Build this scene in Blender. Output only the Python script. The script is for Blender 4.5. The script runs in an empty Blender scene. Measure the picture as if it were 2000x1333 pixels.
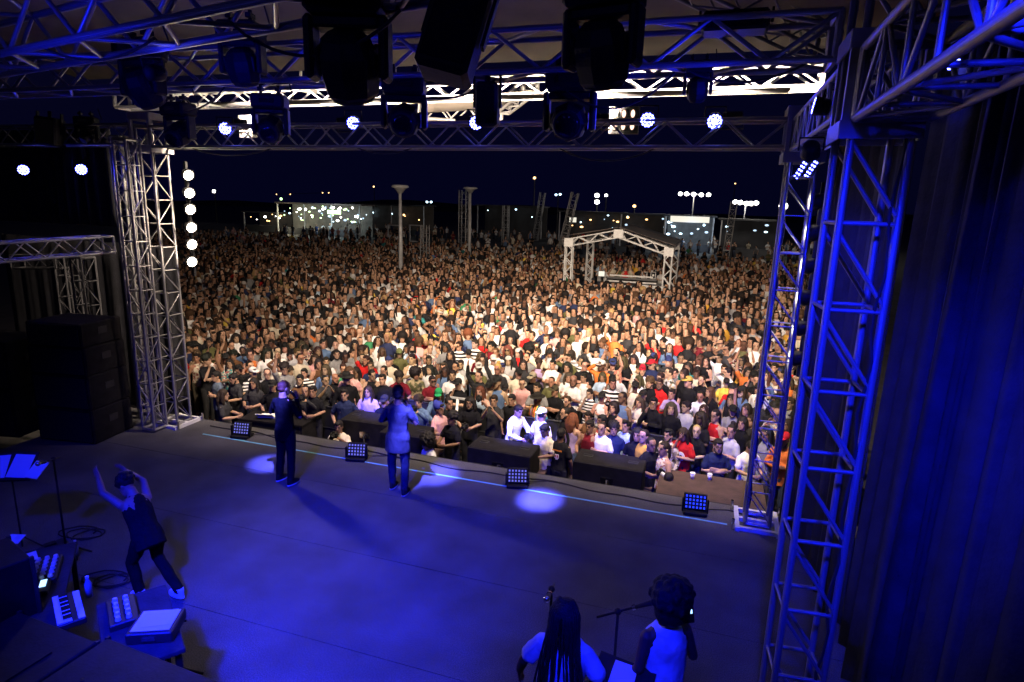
SKYS = .1; NIGHT = .010; WPAR = 40; WLEFT = 58; WRIGHT = 9; WCROWD = 4700; WNEAR = 2300; WFAR = 2600; WTRUSS = 1500; WWASH = 8200; WBEAM = 26000; WSPILL = 42; DENOISE = True
import bpy, bmesh, math, random
import numpy as np
from math import sin, cos, radians as R, pi, atan2, sqrt
from mathutils import Vector, Matrix, Euler
random.seed(7)
S = bpy.context.scene
COL = S.collection

# ------------------------------------------------------------------ camera, sky, exposure
# world axes: X along the stage front (audience right-to-left seen from stage), +Y out to the audience, z = 0 stage floor
CAM_H, YAW, PITCH, ROLL = 4.4, R(17.6), R(12.5), R(1.7)
cam = bpy.data.cameras.new('camera'); camo = bpy.data.objects.new('camera', cam); COL.objects.link(camo)
cam.sensor_width = 36; cam.lens = 36 * 1200 / 2000; cam.clip_start = .05; cam.clip_end = 2000
FW = Vector((-sin(YAW)*cos(PITCH), cos(YAW)*cos(PITCH), -sin(PITCH)))
RT = Vector((cos(YAW), sin(YAW), 0)); UP = RT.cross(FW)
RT, UP = cos(ROLL)*RT + sin(ROLL)*UP, -sin(ROLL)*RT + cos(ROLL)*UP
CAM = Vector((0, 0, CAM_H))
mw = Matrix.Identity(4)
for i in range(3):
    mw[i][0], mw[i][1], mw[i][2], mw[i][3] = RT[i], UP[i], -FW[i], CAM[i]
camo.matrix_world = mw
S.camera = camo

def ray(px, py): return FW + RT*((px-1000)/1200) + UP*((666.5-py)/1200)
def atz(px, py, z):
    d = ray(px, py); return CAM + d*((z-CAM_H)/d.z)
def aty(px, py, y):
    d = ray(px, py); return CAM + d*(y/d.y)
def atx(px, py, x):
    d = ray(px, py); return CAM + d*(x/d.x)

W = bpy.data.worlds.new('World'); S.world = W; W.use_nodes = True
wn = W.node_tree; bg = wn.nodes['Background']
sky = wn.nodes.new('ShaderNodeTexSky'); sky.sky_type = 'NISHITA'; sky.sun_disc = False
sky.sun_elevation = R(-5); sky.sun_rotation = R(200)
wn.links.new(sky.outputs[0], bg.inputs['Color']); bg.inputs['Strength'].default_value = SKYS
bg2 = wn.nodes.new('ShaderNodeBackground'); bg2.inputs['Color'].default_value = (.10, .11, 1, 1); bg2.inputs['Strength'].default_value = NIGHT   # even blue in the night sky, standing for the stage lamps' glow in the air
ad = wn.nodes.new('ShaderNodeAddShader'); wn.links.new(bg.outputs[0], ad.inputs[0]); wn.links.new(bg2.outputs[0], ad.inputs[1]); wn.links.new(ad.outputs[0], wn.nodes['World Output'].inputs['Surface'])
vs = S.view_settings; vs.view_transform = 'Standard'; vs.look = 'None'; vs.exposure = 0; vs.gamma = 1; vs.use_curve_mapping = False
S.cycles.max_bounces = 5; S.cycles.diffuse_bounces = 2; S.cycles.glossy_bounces = 2; S.cycles.transmission_bounces = 2
S.cycles.sample_clamp_indirect = 3; S.cycles.sample_clamp_direct = 0; S.cycles.use_denoising = DENOISE
S.cycles.caustics_reflective = False; S.cycles.caustics_refractive = False

GROUND = -1.3          # plaza, below the stage floor
FRONT = 9.3            # stage edge
BLUE = (.005, .010, 1.0); WARM = (1, .79, .61); PALE = (.30, .34, 1.0)

def lamp(name, kind, loc, target, watts, col, size=.1, angle=60, blend=.5, parent=None):
    l = bpy.data.lights.new(name, kind); l.energy = watts; l.color = col
    if kind == 'SPOT': l.spot_size = R(angle); l.spot_blend = blend; l.shadow_soft_size = size
    elif kind == 'POINT': l.shadow_soft_size = size
    elif kind == 'AREA': l.size = size
    o = bpy.data.objects.new(name, l); COL.objects.link(o); o.location = loc
    if target is not None:
        o.rotation_euler = (Vector(target)-Vector(loc)).to_track_quat('-Z', 'Y').to_euler()
    return o

# ------------------------------------------------------------------ materials
def nd(nt, t, **k):
    n = nt.nodes.new(t)
    for a, b in k.items(): setattr(n, a, b)
    return n
def mat(name, col, rough=.6, metal=0, noise=0, scale=8, bump=0, bscale=40, emit=None, es=0, objcol=False, mul=1, spec=None):
    m = bpy.data.materials.new(name); m.use_nodes = True; nt = m.node_tree; b = nt.nodes['Principled BSDF']
    b.inputs['Base Color'].default_value = (*col, 1); b.inputs['Roughness'].default_value = rough; b.inputs['Metallic'].default_value = metal
    if spec is not None: b.inputs['Specular IOR Level'].default_value = spec
    tc = nd(nt, 'ShaderNodeTexCoord')
    src = None
    if objcol:
        oi = nd(nt, 'ShaderNodeObjectInfo'); src = oi.outputs['Color']
    if noise or mul != 1:
        n = nd(nt, 'ShaderNodeTexNoise'); n.inputs['Scale'].default_value = scale; n.inputs['Detail'].default_value = 6
        nt.links.new(tc.outputs['Object'], n.inputs['Vector'])
        mr = nd(nt, 'ShaderNodeMapRange'); mr.inputs[1].default_value = .3; mr.inputs[2].default_value = .7
        mr.inputs[3].default_value = mul*(1-noise); mr.inputs[4].default_value = mul*(1+noise)
        nt.links.new(n.outputs['Fac'], mr.inputs[0])
        vm = nd(nt, 'ShaderNodeVectorMath', operation='SCALE')
        if src: nt.links.new(src, vm.inputs[0])
        else: vm.inputs[0].default_value = col
        nt.links.new(mr.outputs[0], vm.inputs['Scale']); src = vm.outputs[0]
    if src: nt.links.new(src, b.inputs['Base Color'])
    if bump:
        n2 = nd(nt, 'ShaderNodeTexNoise'); n2.inputs['Scale'].default_value = bscale; n2.inputs['Detail'].default_value = 5
        nt.links.new(tc.outputs['Object'], n2.inputs['Vector'])
        bp = nd(nt, 'ShaderNodeBump'); bp.inputs['Strength'].default_value = bump; bp.inputs['Distance'].default_value = .02
        nt.links.new(n2.outputs['Fac'], bp.inputs['Height']); nt.links.new(bp.outputs[0], b.inputs['Normal'])
    if emit:
        b.inputs['Emission Color'].default_value = (*emit, 1); b.inputs['Emission Strength'].default_value = es
    return m

M = {}
M['alu'] = mat('aluminium', (.29, .285, .28), .42, .5, noise=.35, scale=7, bump=.12, bscale=60)
M['steelgrey'] = mat('painted_steel', (.50, .50, .50), .5, .1, noise=.2, scale=3)
M['black'] = mat('black_plastic', (.009, .009, .010), .6, 0, noise=.4, scale=9, bump=.15, spec=.25)
M['blackbox'] = mat('textured_black_paint', (.011, .010, .011), .8, 0, noise=.4, scale=6, bump=.5, bscale=120, spec=.12)
M['grille'] = mat('speaker_grille', (.02, .02, .02), .6, .3, noise=.5, scale=60, bump=.6, bscale=180)
M['glass'] = mat('lens_glass', (.01, .01, .015), .08, 0)
M['rubber'] = mat('black_rubber', (.015, .015, .015), .8)
M['chrome'] = mat('chrome', (.7, .7, .7), .2, 1)
M['cloth'] = mat('black_cloth', (.022, .022, .028), .95, 0, noise=.35, scale=5, bump=.4, bscale=30)
M['tentcloth'] = mat('roof_canvas', (.21, .18, .145), .85, 0, noise=.15, scale=1.5, bump=.2, bscale=3)
M['tentdark'] = mat('dark_canvas', (.16, .13, .12), .85, 0, noise=.3, scale=1.5, bump=.2, bscale=3)
M['bottle'] = mat('bottle_plastic', (.25, .27, .3), .15)
M['paper'] = mat('white_paper', (.8, .8, .78), .7)
M['wood'] = mat('brown_plywood', (.06, .034, .024), .7, 0, noise=.35, scale=5, bump=.3)
M['white'] = mat('white_paint', (.72, .72, .70), .5, 0, noise=.1)
M['tape'] = mat('pale_blue_tape', (.25, .62, .75), .45, 0, noise=.2, scale=4)
M['asphalt'] = mat('dark_paving', (.05, .047, .045), .9, 0, noise=.4, scale=1.3, bump=.3, bscale=20)
M['case'] = mat('flight_case_panel', (.016, .016, .018), .5, 0, noise=.3, scale=5)
M['conc'] = mat('pale_render', (.12, .115, .11), .9, 0, noise=.25, scale=1.2)
M['roofd'] = mat('dark_roof', (.05, .05, .055), .8, 0, noise=.3, scale=.6)
def emat(name, col, s):
    return mat(name, (.02, .02, .02), .4, emit=col, es=s)
M['e_warm'] = emat('lit_warm_lamp', (1, .88, .66), 30)
M['e_blue'] = emat('lit_blue_led', (.08, .09, 1), 34)
M['e_bluehalo'] = emat('blue_halo_glow', (.012, .02, 1), 3)
M['e_foot'] = emat('dim_blue_led', (.26, .26, 1), .75)
M['e_foot2'] = emat('bright_blue_led', (.02, .05, 1), 1.5)
M['e_white'] = emat('lit_white_lamp', (1, .95, .85), 14)
M['e_sign'] = emat('lit_sign', (.95, .9, .75), 1.0)
M['e_cyan'] = emat('lit_cool_lamp', (.6, .85, 1), 6)
M['e_green'] = emat('lit_green_sign', (.65, 1, .45), 4)
M['e_orange'] = emat('lit_orange_lamp', (1, .55, .2), 5)
M['e_blind'] = emat('warm_blinder_cell', (1, .6, .45), 2.2)
M['e_screen'] = emat('lit_screen', (.35, .6, 1), 2.5)
M['e_shop'] = emat('shop_light', (.55, .75, 1), 1.5)

# stage floor: matt black-grey vinyl, scuffed
def floor_mat():
    m = mat('stage_vinyl', (.085, .082, .082), .62, 0, noise=.34, scale=1.6, bump=.3, bscale=220)
    nt = m.node_tree; b = nt.nodes['Principled BSDF']; src = b.inputs['Base Color'].links[0].from_socket
    tc = nd(nt, 'ShaderNodeTexCoord')
    n = nd(nt, 'ShaderNodeTexNoise'); n.inputs['Scale'].default_value = 90; n.inputs['Detail'].default_value = 8
    nt.links.new(tc.outputs['Object'], n.inputs['Vector'])
    mr = nd(nt, 'ShaderNodeMapRange'); mr.inputs[1].default_value = .35; mr.inputs[2].default_value = .65; mr.inputs[3].default_value = .45; mr.inputs[4].default_value = 1.55
    nt.links.new(n.outputs['Fac'], mr.inputs[0])
    vm = nd(nt, 'ShaderNodeVectorMath', operation='SCALE'); nt.links.new(src, vm.inputs[0]); nt.links.new(mr.outputs[0], vm.inputs['Scale'])
    nt.links.new(vm.outputs[0], b.inputs['Base Color'])
    return m
M['floor'] = floor_mat()

# ------------------------------------------------------------------ mesh builder
class MB:
    def __init__(s): s.v = []; s.f = []; s.m = []
    def add(s, vs, fs, mi=0):
        o = len(s.v); s.v += [tuple(p) for p in vs]
        s.f += [tuple(i+o for i in f) for f in fs]; s.m += [mi]*len(fs); return s
    def box(s, c, d, rot=None, mi=0):
        x, y, z = d[0]/2, d[1]/2, d[2]/2
        ps = [Vector((a*x, b*y, e*z)) for e in (-1, 1) for a, b in ((-1,-1),(1,-1),(1,1),(-1,1))]
        if rot: ps = [rot @ p for p in ps]
        ps = [p+Vector(c) for p in ps]
        return s.add(ps, [(3,2,1,0),(4,5,6,7),(0,1,5,4),(1,2,6,5),(2,3,7,6),(3,0,4,7)], mi)
    def tube(s, path, rad, seg=8, mi=0, flat=None, dome=False):
        """swept tube; rad per point (number or (a,b)); flat = preferred direction of the first radius"""
        path = [Vector(p) for p in path]; n = len(path)
        rr = [(r, r) if not isinstance(r, (tuple, list)) else r for r in rad]
        if dome:
            d0 = (path[0]-path[1]).normalized(); d1 = (path[-1]-path[-2]).normalized()
            a, b = rr[0], rr[-1]
            path = [path[0]+d0*max(a)*.75] + path + [path[-1]+d1*max(b)*.75]; rr = [(a[0]*.55, a[1]*.55)] + rr + [(b[0]*.55, b[1]*.55)]; n += 2
        vs = []; ref = Vector(flat) if flat else None
        for i in range(n):
            t = (path[min(i+1, n-1)]-path[max(i-1, 0)])
            t = t.normalized() if t.length > 1e-9 else Vector((0, 0, 1))
            if ref is None: ref = Vector((1, 0, 0)) if abs(t.x) < .8 else Vector((0, 1, 0))
            u = ref - t*ref.dot(t)
            u = u.normalized() if u.length > 1e-6 else t.orthogonal().normalized()
            w = t.cross(u); 
            if flat is None: ref = u
            for k in range(seg):
                a = 2*pi*k/seg; vs.append(path[i] + u*cos(a)*rr[i][0] + w*sin(a)*rr[i][1])
        fs = []
        for i in range(n-1):
            for k in range(seg):
                k2 = (k+1) % seg; fs.append((i*seg+k, i*seg+k2, (i+1)*seg+k2, (i+1)*seg+k))
        fs.append(tuple(reversed(range(seg)))); fs.append(tuple((n-1)*seg+k for k in range(seg)))
        return s.add(vs, fs, mi)
    def loft(s, rings, seg=14, mi=0, mtx=None, pw=1.0):
        """rings: (z, half width, front y, back y)"""
        vs = []
        for z, w, f, b in rings:
            for k in range(seg):
                a = 2*pi*k/seg; c, q = cos(a), sin(a)
                if pw != 1: c = math.copysign(abs(c)**pw, c); q = math.copysign(abs(q)**pw, q)
                vs.append(Vector((w*c, (f+b)/2 + (b-f)/2*q, z)))
        if mtx: vs = [mtx @ p for p in vs]
        n = len(rings); fs = []
        for i in range(n-1):
            for k in range(seg):
                k2 = (k+1) % seg; fs.append((i*seg+k, i*seg+k2, (i+1)*seg+k2, (i+1)*seg+k))
        fs.append(tuple(reversed(range(seg)))); fs.append(tuple((n-1)*seg+k for k in range(seg)))
        return s.add(vs, fs, mi)
    def ell(s, c, r, seg=12, rings=8, mi=0, mtx=None):
        vs = [Vector((0, 0, -r[2]))]
        for i in range(1, rings):
            t = pi*i/rings
            for k in range(seg):
                a = 2*pi*k/seg; vs.append(Vector((r[0]*sin(t)*cos(a), r[1]*sin(t)*sin(a), -r[2]*cos(t))))
        vs.append(Vector((0, 0, r[2])))
        vs = [p+Vector(c) for p in vs]
        if mtx: vs = [mtx @ p for p in vs]
        fs = [(0, 1+(k+1) % seg, 1+k) for k in range(seg)]
        for i in range(rings-2):
            for k in range(seg):
                k2 = (k+1) % seg; a = 1+i*seg; fs.append((a+k, a+k2, a+seg+k2, a+seg+k))
        a = 1+(rings-2)*seg; fs += [(a+k, a+(k+1) % seg, len(vs)-1) for k in range(seg)]
        return s.add(vs, fs, mi)
    def disc(s, c, n, r, seg=16, mi=0, thick=.01):
        n = Vector(n).normalized(); return s.tube([Vector(c)-n*thick/2, Vector(c)+n*thick/2], [r, r], seg, mi)
    def mesh(s, name, mats, smooth=False):
        me = bpy.data.meshes.new(name); me.from_pydata(s.v, [], s.f)
        for m in (mats if isinstance(mats, (list, tuple)) else [mats]): me.materials.append(m)
        me.polygons.foreach_set('material_index', s.m)
        if smooth: me.polygons.foreach_set('use_smooth', [True]*len(me.polygons))
        me.update(); return me
    def build(s, name, mats, parent=None, smooth=False, loc=None, rot=None, bevel=0):
        me = s.mesh(name, mats, smooth)
        if bevel:
            bm = bmesh.new(); bm.from_mesh(me)
            bmesh.ops.bevel(bm, geom=bm.edges[:], offset=bevel, segments=1, affect='EDGES'); bm.to_mesh(me); bm.free()
        return link(name, me, parent, loc, rot)

def link(name, me, parent=None, loc=None, rot=None):
    o = bpy.data.objects.new(name, me); COL.objects.link(o)
    if parent: o.parent = parent
    if loc is not None: o.location = loc
    if rot is not None: o.rotation_euler = rot
    return o
def tag(o, label=None, cat=None, group=None, kind=None):
    if label: o['label'] = label
    if cat: o['category'] = cat
    if group: o['group'] = group
    if kind: o['kind'] = kind
    return o
def empty(name, loc=(0, 0, 0), rot=(0, 0, 0)):
    o = bpy.data.objects.new(name, None); COL.objects.link(o); o.location = loc; o.rotation_euler = rot; o.empty_display_size = .2
    return o
def thing(name, label, cat, loc=(0, 0, 0), rot=(0, 0, 0), group=None):
    return tag(empty(name, loc, rot), label, cat, group)
def copy_tree(o, parent=None):
    c = o.copy(); COL.objects.link(c)
    if parent: c.parent = parent
    for ch in o.children: copy_tree(ch, c)
    return c

# ------------------------------------------------------------------ setting
g = MB().box((-30, 190, GROUND-.15), (700, 620, .3)).build('ground', M['asphalt']); tag(g, kind='structure')
# stage: deck body below, vinyl rolls on top with open seams
def seam_y(px, py): return atz(px, py, 0).y
tag(MB().box((-4.3, 3.2, -.66), (14.2, FRONT*2-6.4-.06, 1.24)).build('stage_deck', M['blackbox']), kind='structure')
edges = [-3, -1.5, 0, 1.55, 3.1, 4.62, 6.16, 7.72, FRONT]
for a, b in zip(edges[:-1], edges[1:]):
    tag(MB().box((-4.3, (a+b)/2, -.018), (14.2, b-a-.008, .036)).build('stage_floor', M['floor']), kind='structure')
tag(MB().box((-4.5, FRONT+.03, -.05), (12, .05, .07)).build('stage_edge_trim', M['rubber']), kind='structure')
t = MB().box((-4.12, 8.66, .003), (9.4, .035, .004)).build('tape_line', M['tape']); tag(t, 'long pale blue tape line along the stage front edge', 'floor tape')

# ------------------------------------------------------------------ trusses
_tube = {}
def tube_mesh(m, seg=8):
    k = (m.name, seg)
    if k not in _tube:
        _tube[k] = MB().tube([(0, 0, 0), (0, 0, 1)], [1, 1], seg).mesh('truss_tube', m, True)
    return _tube[k]
def rod(name, a, b, r, m, parent, seg=8):
    a, b = Vector(a), Vector(b); o = link(name, tube_mesh(m, seg), parent)
    d = b-a; o.rotation_mode = 'QUATERNION'
    o.location = a; o.rotation_quaternion = d.to_track_quat('Z', 'Y'); o.scale = (r, r, d.length); return o
def truss(name, label, a, b, w, h, side, bay=.45, r=.025, rb=.011, style='warren', cat='truss', group=None, m=None, faces='tbfk', plates=True, joined=False, seg=8):
    """box truss from a to b; side = horizontal direction of its width w; h across"""
    m = m or M['alu']; a, b = Vector(a), Vector(b)
    root = thing(name, label, cat, a, group=group)
    L = (b-a).length; t = (b-a).normalized(); s = Vector(side); s = (s - t*s.dot(t)).normalized(); u = t.cross(s).normalized()
    n = max(2, round(L/bay)); step = L/n
    def P(i, cs, cu): return t*(step*i) + s*(cs*w/2) + u*(cu*h/2)
    for cs in (-1, 1):
        for cu in (-1, 1): rod('chord', P(0, cs, cu), P(n, cs, cu), r, m, root, seg)
    jb = MB()
    def br(p, q):
        if joined: jb.tube([p, q], [rb, rb], 5)
        else: rod('brace', p, q, rb, m, root, 6)
    fc = {'f': ((-1, -1), (-1, 1)), 'k': ((1, -1), (1, 1)), 't': ((-1, 1), (1, 1)), 'b': ((-1, -1), (1, -1))}
    for ch in faces:
        c0, c1 = fc[ch]
        for i in range(n):
            if style == 'warren':
                if i % 2 == 0: br(P(i, *c0), P(i+1, *c1))
                else: br(P(i, *c1), P(i+1, *c0))
            else:
                br(P(i+.04, *c0), P(i+.04, *c1))
                if style == 'ladder2' and ch in 'fk': continue
                if style == 'ladder2': br(P(i+.1, *c1), P(i+.94, *c0)); continue
                if (i + (ch in 'kt')) % 2 == 0: br(P(i+.08, *c0), P(i+.96, *c1))
                else: br(P(i+.08, *c1), P(i+.96, *c0))
    if joined: tag(jb.build('bracing', m, root), kind='stuff')
    if plates:
        for i in (0, n):
            p = MB(); c = t*(step*i)
            for cs in (-1, 1): p.tube([P(i, cs, -1), P(i, cs, 1)], [r*1.15]*2, 6)
            for cu in (-1, 1): p.tube([P(i, -1, cu), P(i, 1, cu)], [r*1.15]*2, 6)
            p.build('end_frame', m, root)
    return root
def corner_block(label, c, d, m=None, cat='truss block', group=None):
    """sleeve block: four posts and bent plates round a tower"""
    m = m or M['steelgrey']; root = thing('sleeve_block', label, cat, c, group=group)
    for sx in (-1, 1):
        for sy in (-1, 1): MB().box((sx*d/2, sy*d/2, 0), (.05, .05, d*1.5)).build('post', m, root)
    for sz in (-1, 1):
        for q in (-1, 1):
            MB().box((0, q*(d/2+.03), sz*d*.65), (d*1.15, .012, .12)).build('plate', m, root)
            MB().box((q*(d/2+.03), 0, sz*d*.65), (.012, d*1.1, .12)).build('plate', m, root)
    return root
X1 = (1, 0, 0); Y1 = (0, 1, 0)
TW = .36
# front towers, lintel trusses
truss('truss_tower', 'warm lit aluminium truss tower at the left front stage corner, with its base plate', (-9.72, 8.95, .05), (-9.72, 8.95, 5.55), .33, .33, X1, .42, style='ladder', cat='truss tower')
truss('truss_tower', 'greyer truss tower standing just left of the warm lit corner tower', (-9.82, 8.52, .05), (-9.82, 8.52, 5.3), .28, .28, X1, .45, style='ladder', cat='truss tower')
truss('truss_tower', 'thin dim truss tower at the back edge of the left corner tower cluster', (-10.5, 9.0, -1.2), (-10.5, 9.0, 5.4), .24, .24, X1, .45, style='ladder', cat='truss tower')
truss('truss_tower', 'blue lit truss tower at the right front stage corner, in front of the crowd', (.98, 8.85, .05), (.98, 8.85, 5.3), .32, .32, X1, .46, style='ladder2', cat='truss tower')
truss('truss_tower', 'nearest large truss tower, bright blue, in front of the dark curtain', (1.0, 5.1, -.0), (1.0, 5.1, 7.4), .37, .37, (1, .10, 0), .62, r=.027, rb=.017, style='ladder2', cat='truss tower', seg=14)
for lab, x, y in (('flat white truss base plate under the left front tower', -9.72, 8.95), ('white truss base frame under the right front tower', .98, 8.85)):
    b = thing('base_frame', lab, 'base plate', (x, y, 0))
    for sx in (-1, 1): MB().box((sx*.27, 0, .03), (.06, .7, .06)).build('rail', M['white'], b); 
    for sy in (-1, 0, 1): MB().box((0, sy*.29, .03), (.48, .06, .055)).build('rail', M['white'], b)
    for sx in (-1, 1):
        for sy in (-1, 1): MB().tube([(sx*.33, sy*.3, 0), (sx*.33, sy*.3, .16)], [.02, .02], 8).build('jack_screw', M['chrome'], b)
corner_block('blue lit sleeve block where the nearest tower meets the side trusses', (1.0, 5.1, 5.25), .44)
corner_block('small sleeve block at the top of the right front tower', (.98, 8.85, 5.35), .42)
corner_block('dark sleeve block at the top of the left front tower', (-9.72, 8.95, 5.45), .42)
truss('lighting_truss', 'front lighting truss over the stage edge carrying the blue LED lamps', (-9.5, 8.9, 5.38), (.78, 8.9, 5.38), .34, .34, Y1, .38, r=.024, rb=.012)
truss('lighting_truss', 'lighting truss over the left wing with two blue lamps below', (-16.5, 8.9, 5.42), (-9.95, 8.9, 5.42), .34, .34, Y1, .42, r=.024, rb=.012)
truss('roof_truss', 'brightly lit white roof truss above the front lighting truss', (-12.2, 10.6, 6.30), (1.3, 10.6, 6.36), .36, .28, Y1, .42, r=.034, rb=.017, m=M['white'])  # white instead of aluminium, so the lamps' brightness sits partly in the colour
truss('lighting_truss', 'middle blue rimmed truss across the stage carrying the black moving heads', (-9.5, 6.05, 5.80), (.8, 6.05, 5.80), .40, .36, Y1, .5, r=.028, rb=.02)
truss('lighting_truss', 'nearest overhead truss, bright blue lower tube, crossing the top left corner', (-8.0, 4.75, 5.78), (1.3, 2.72, 5.78), .46, .46, Y1, .55, r=.033, rb=.02)
truss('lighting_truss', 'rear overhead truss above the camera carrying the blue wash lamps', (-6.5, .6, 6.1), (1.6, .6, 6.1), .4, .4, Y1, .6, r=.028, rb=.014)
truss('side_truss', 'short side truss between the right front tower and the nearest tower', (1.0, 8.65, 5.35), (1.0, 5.4, 5.32), .36, .36, X1, .36, r=.022, rb=.012, style='ladder')
truss('side_truss', 'dark blue side truss running from the nearest tower past the top right corner', (1.05, 4.8, 5.25), (1.05, .6, 5.25), .44, .44, X1, .52, r=.03, rb=.016, style='ladder')
truss('side_truss', 'dim side bay truss at left between the wing and the left towers', (-10.55, 5.2, 3.42), (-10.35, 8.4, 3.50), .3, .28, X1, .3, r=.022, rb=.012)
truss('roof_rafter', 'warm lit roof rafter rising across the top right corner', (1.2, 9.6, 6.55), (-1.9, 6.6, 7.3), .34, .34, (0, 0, 1), .45, r=.026, rb=.013)
truss('roof_rafter', 'dim roof rafter showing below the blue truss at top left', (-12.5, 10.2, 7.0), (-12.6, 6.2, 6.95), .5, .34, X1, .9, r=.022, rb=.010)
truss('roof_rafter', 'short bent roof truss end hanging in the dark above the left wing', (-9.6, 10.8, 7.2), (-8.0, 9.6, 7.5), .34, .34, (0, 0, 1), .4, r=.022, rb=.012)
truss('roof_post', 'short lit vertical truss post between the white roof truss and the roof cloth', tuple(aty(604, 178, 10.7)), tuple(aty(604, 10, 10.7)), .22, .22, X1, .3, r=.028, rb=.015)
# roof cloth, visor sail and its arch
def sheet(name, pts, m, nu=1, nv=1, sag=0, thick=.012):
    """four corners -> thin sagging cloth"""
    a, b, c, d = [Vector(p) for p in pts]; mb = MB(); vs = []
    for j in range(nv+1):
        for i in range(nu+1):
            u, v = i/nu, j/nv; p = (a*(1-u)+b*u)*(1-v) + (d*(1-u)+c*u)*v
            p = p + Vector((0, 0, -sag*sin(pi*u)*sin(pi*v))); vs.append(p)
    n = len(vs); vs += [p+Vector((0, 0, thick)) for p in vs]; fs = []
    for j in range(nv):
        for i in range(nu):
            k = j*(nu+1)+i; q = (k, k+1, k+nu+2, k+nu+1); fs.append(tuple(reversed(q))); fs.append(tuple(x+n for x in q))
    ring = [i for i in range(nu+1)] + [j*(nu+1)+nu for j in range(1, nv+1)] + [nv*(nu+1)+i for i in range(nu-1, -1, -1)] + [j*(nu+1) for j in range(nv-1, 0, -1)]
    for k in range(len(ring)):
        p, q = ring[k], ring[(k+1) % len(ring)]; fs.append((p, q, q+n, p+n))
    mb.add(vs, fs); return mb
rc = sheet('c', [(-13, 10.42, 6.72), (2.4, 10.42, 6.72), (2.4, -3, 8.2), (-13, -3, 8.2)], M['tentcloth'], 16, 12, .25).build('roof_canvas', M['tentcloth'], smooth=True)
tag(rc, 'dim beige roof canvas stretched above the stage trusses', 'stage roof')
va, vb = aty(822, 198, 11.0), aty(1040, 178, 11.0); vc, vd = aty(985, 208, 13.2), aty(835, 222, 13.2)
tag(sheet('v', [va, vb, vc, vd], M['tentcloth'], 8, 6, .1).build('canopy_visor', M['tentcloth'], smooth=True), 'pale lit canopy cloth peak hanging beyond the white roof truss', 'canopy')
truss('visor_truss', 'short lit truss along the lower edge of the pale canopy peak', tuple(aty(825, 216, 13.3)), tuple(aty(975, 226, 13.3)), .3, .36, Y1, .34, r=.035, rb=.02)
truss('visor_truss', 'slanting lit truss strut at the right of the pale canopy peak', tuple(aty(984, 212, 13.3)), tuple(aty(1036, 168, 11.2)), .26, .2, X1, .34, r=.03, rb=.015)
# ------------------------------------------------------------------ drapes
def curtain(label, pts, z0, z1, amp, wl, seed, m=None):
    """folded drape along a floor polyline"""
    rnd = random.Random(seed); P2 = [Vector((p[0], p[1], 0)) for p in pts]
    segs = []; 
    for a, b in zip(P2[:-1], P2[1:]):
        n = max(2, int((b-a).length/.045)); segs += [(a+(b-a)*(i/n), Vector((-(b-a).y, (b-a).x, 0)).normalized()) for i in range(n)]
    segs.append((P2[-1], segs[-1][1])); ph = 0; N = len(segs); nz = 7; vs = []; col = []
    a1 = 1; phs = []; wk = 1
    for i in range(N):
        wk = min(1.9, max(.45, wk+(rnd.random()-.5)*.5)); ph += .045/wl*2*pi*wk; a1 += (rnd.random()-.5)*.5; a1 = min(1.7, max(.25, a1)); phs.append((ph, a1))
    for j in range(nz+1):
        v = j/nz; z = z1+(z0-z1)*v; k = .45+.55*v
        for i, (p, nrm) in enumerate(segs):
            ph, aa = phs[i]; d = amp*aa*k*(sin(ph)+.35*sin(2.3*ph+1+v*.8)); vs.append(p+nrm*d+Vector((0, 0, z)))
    fs = [(j*N+i, j*N+i+1, (j+1)*N+i+1, (j+1)*N+i) for j in range(nz) for i in range(N-1)]
    o = MB().add(vs, fs).build('curtain', m or M['cloth'], smooth=True)
    md = o.modifiers.new('thickness', 'SOLIDIFY'); md.thickness = .006
    return tag(o, label, 'curtain', 'black side drapes')
curtain('black stage curtain hanging in heavy folds right of the nearest truss tower', [(1.78, 6.7), (1.75, 3.0), (1.78, .4)], .01, 5.9, .13, .34, 3)
curtain('narrow black curtain hanging between the two blue truss towers at right', [(1.36, 9.1), (1.55, 7.8), (1.68, 6.75)], .01, 5.3, .045, .22, 5)
curtain('dark curtain wall closing the upper left wing behind the two blue lamps', [(-17.5, 9.6), (-11.1, 9.3)], 3.75, 5.6, .04, .5, 8)
curtain('dark curtain at the far back of the left wing below the side truss', [(-19, 12.2), (-11.8, 11.2)], -.9, 3.2, .05, .4, 9)

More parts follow.
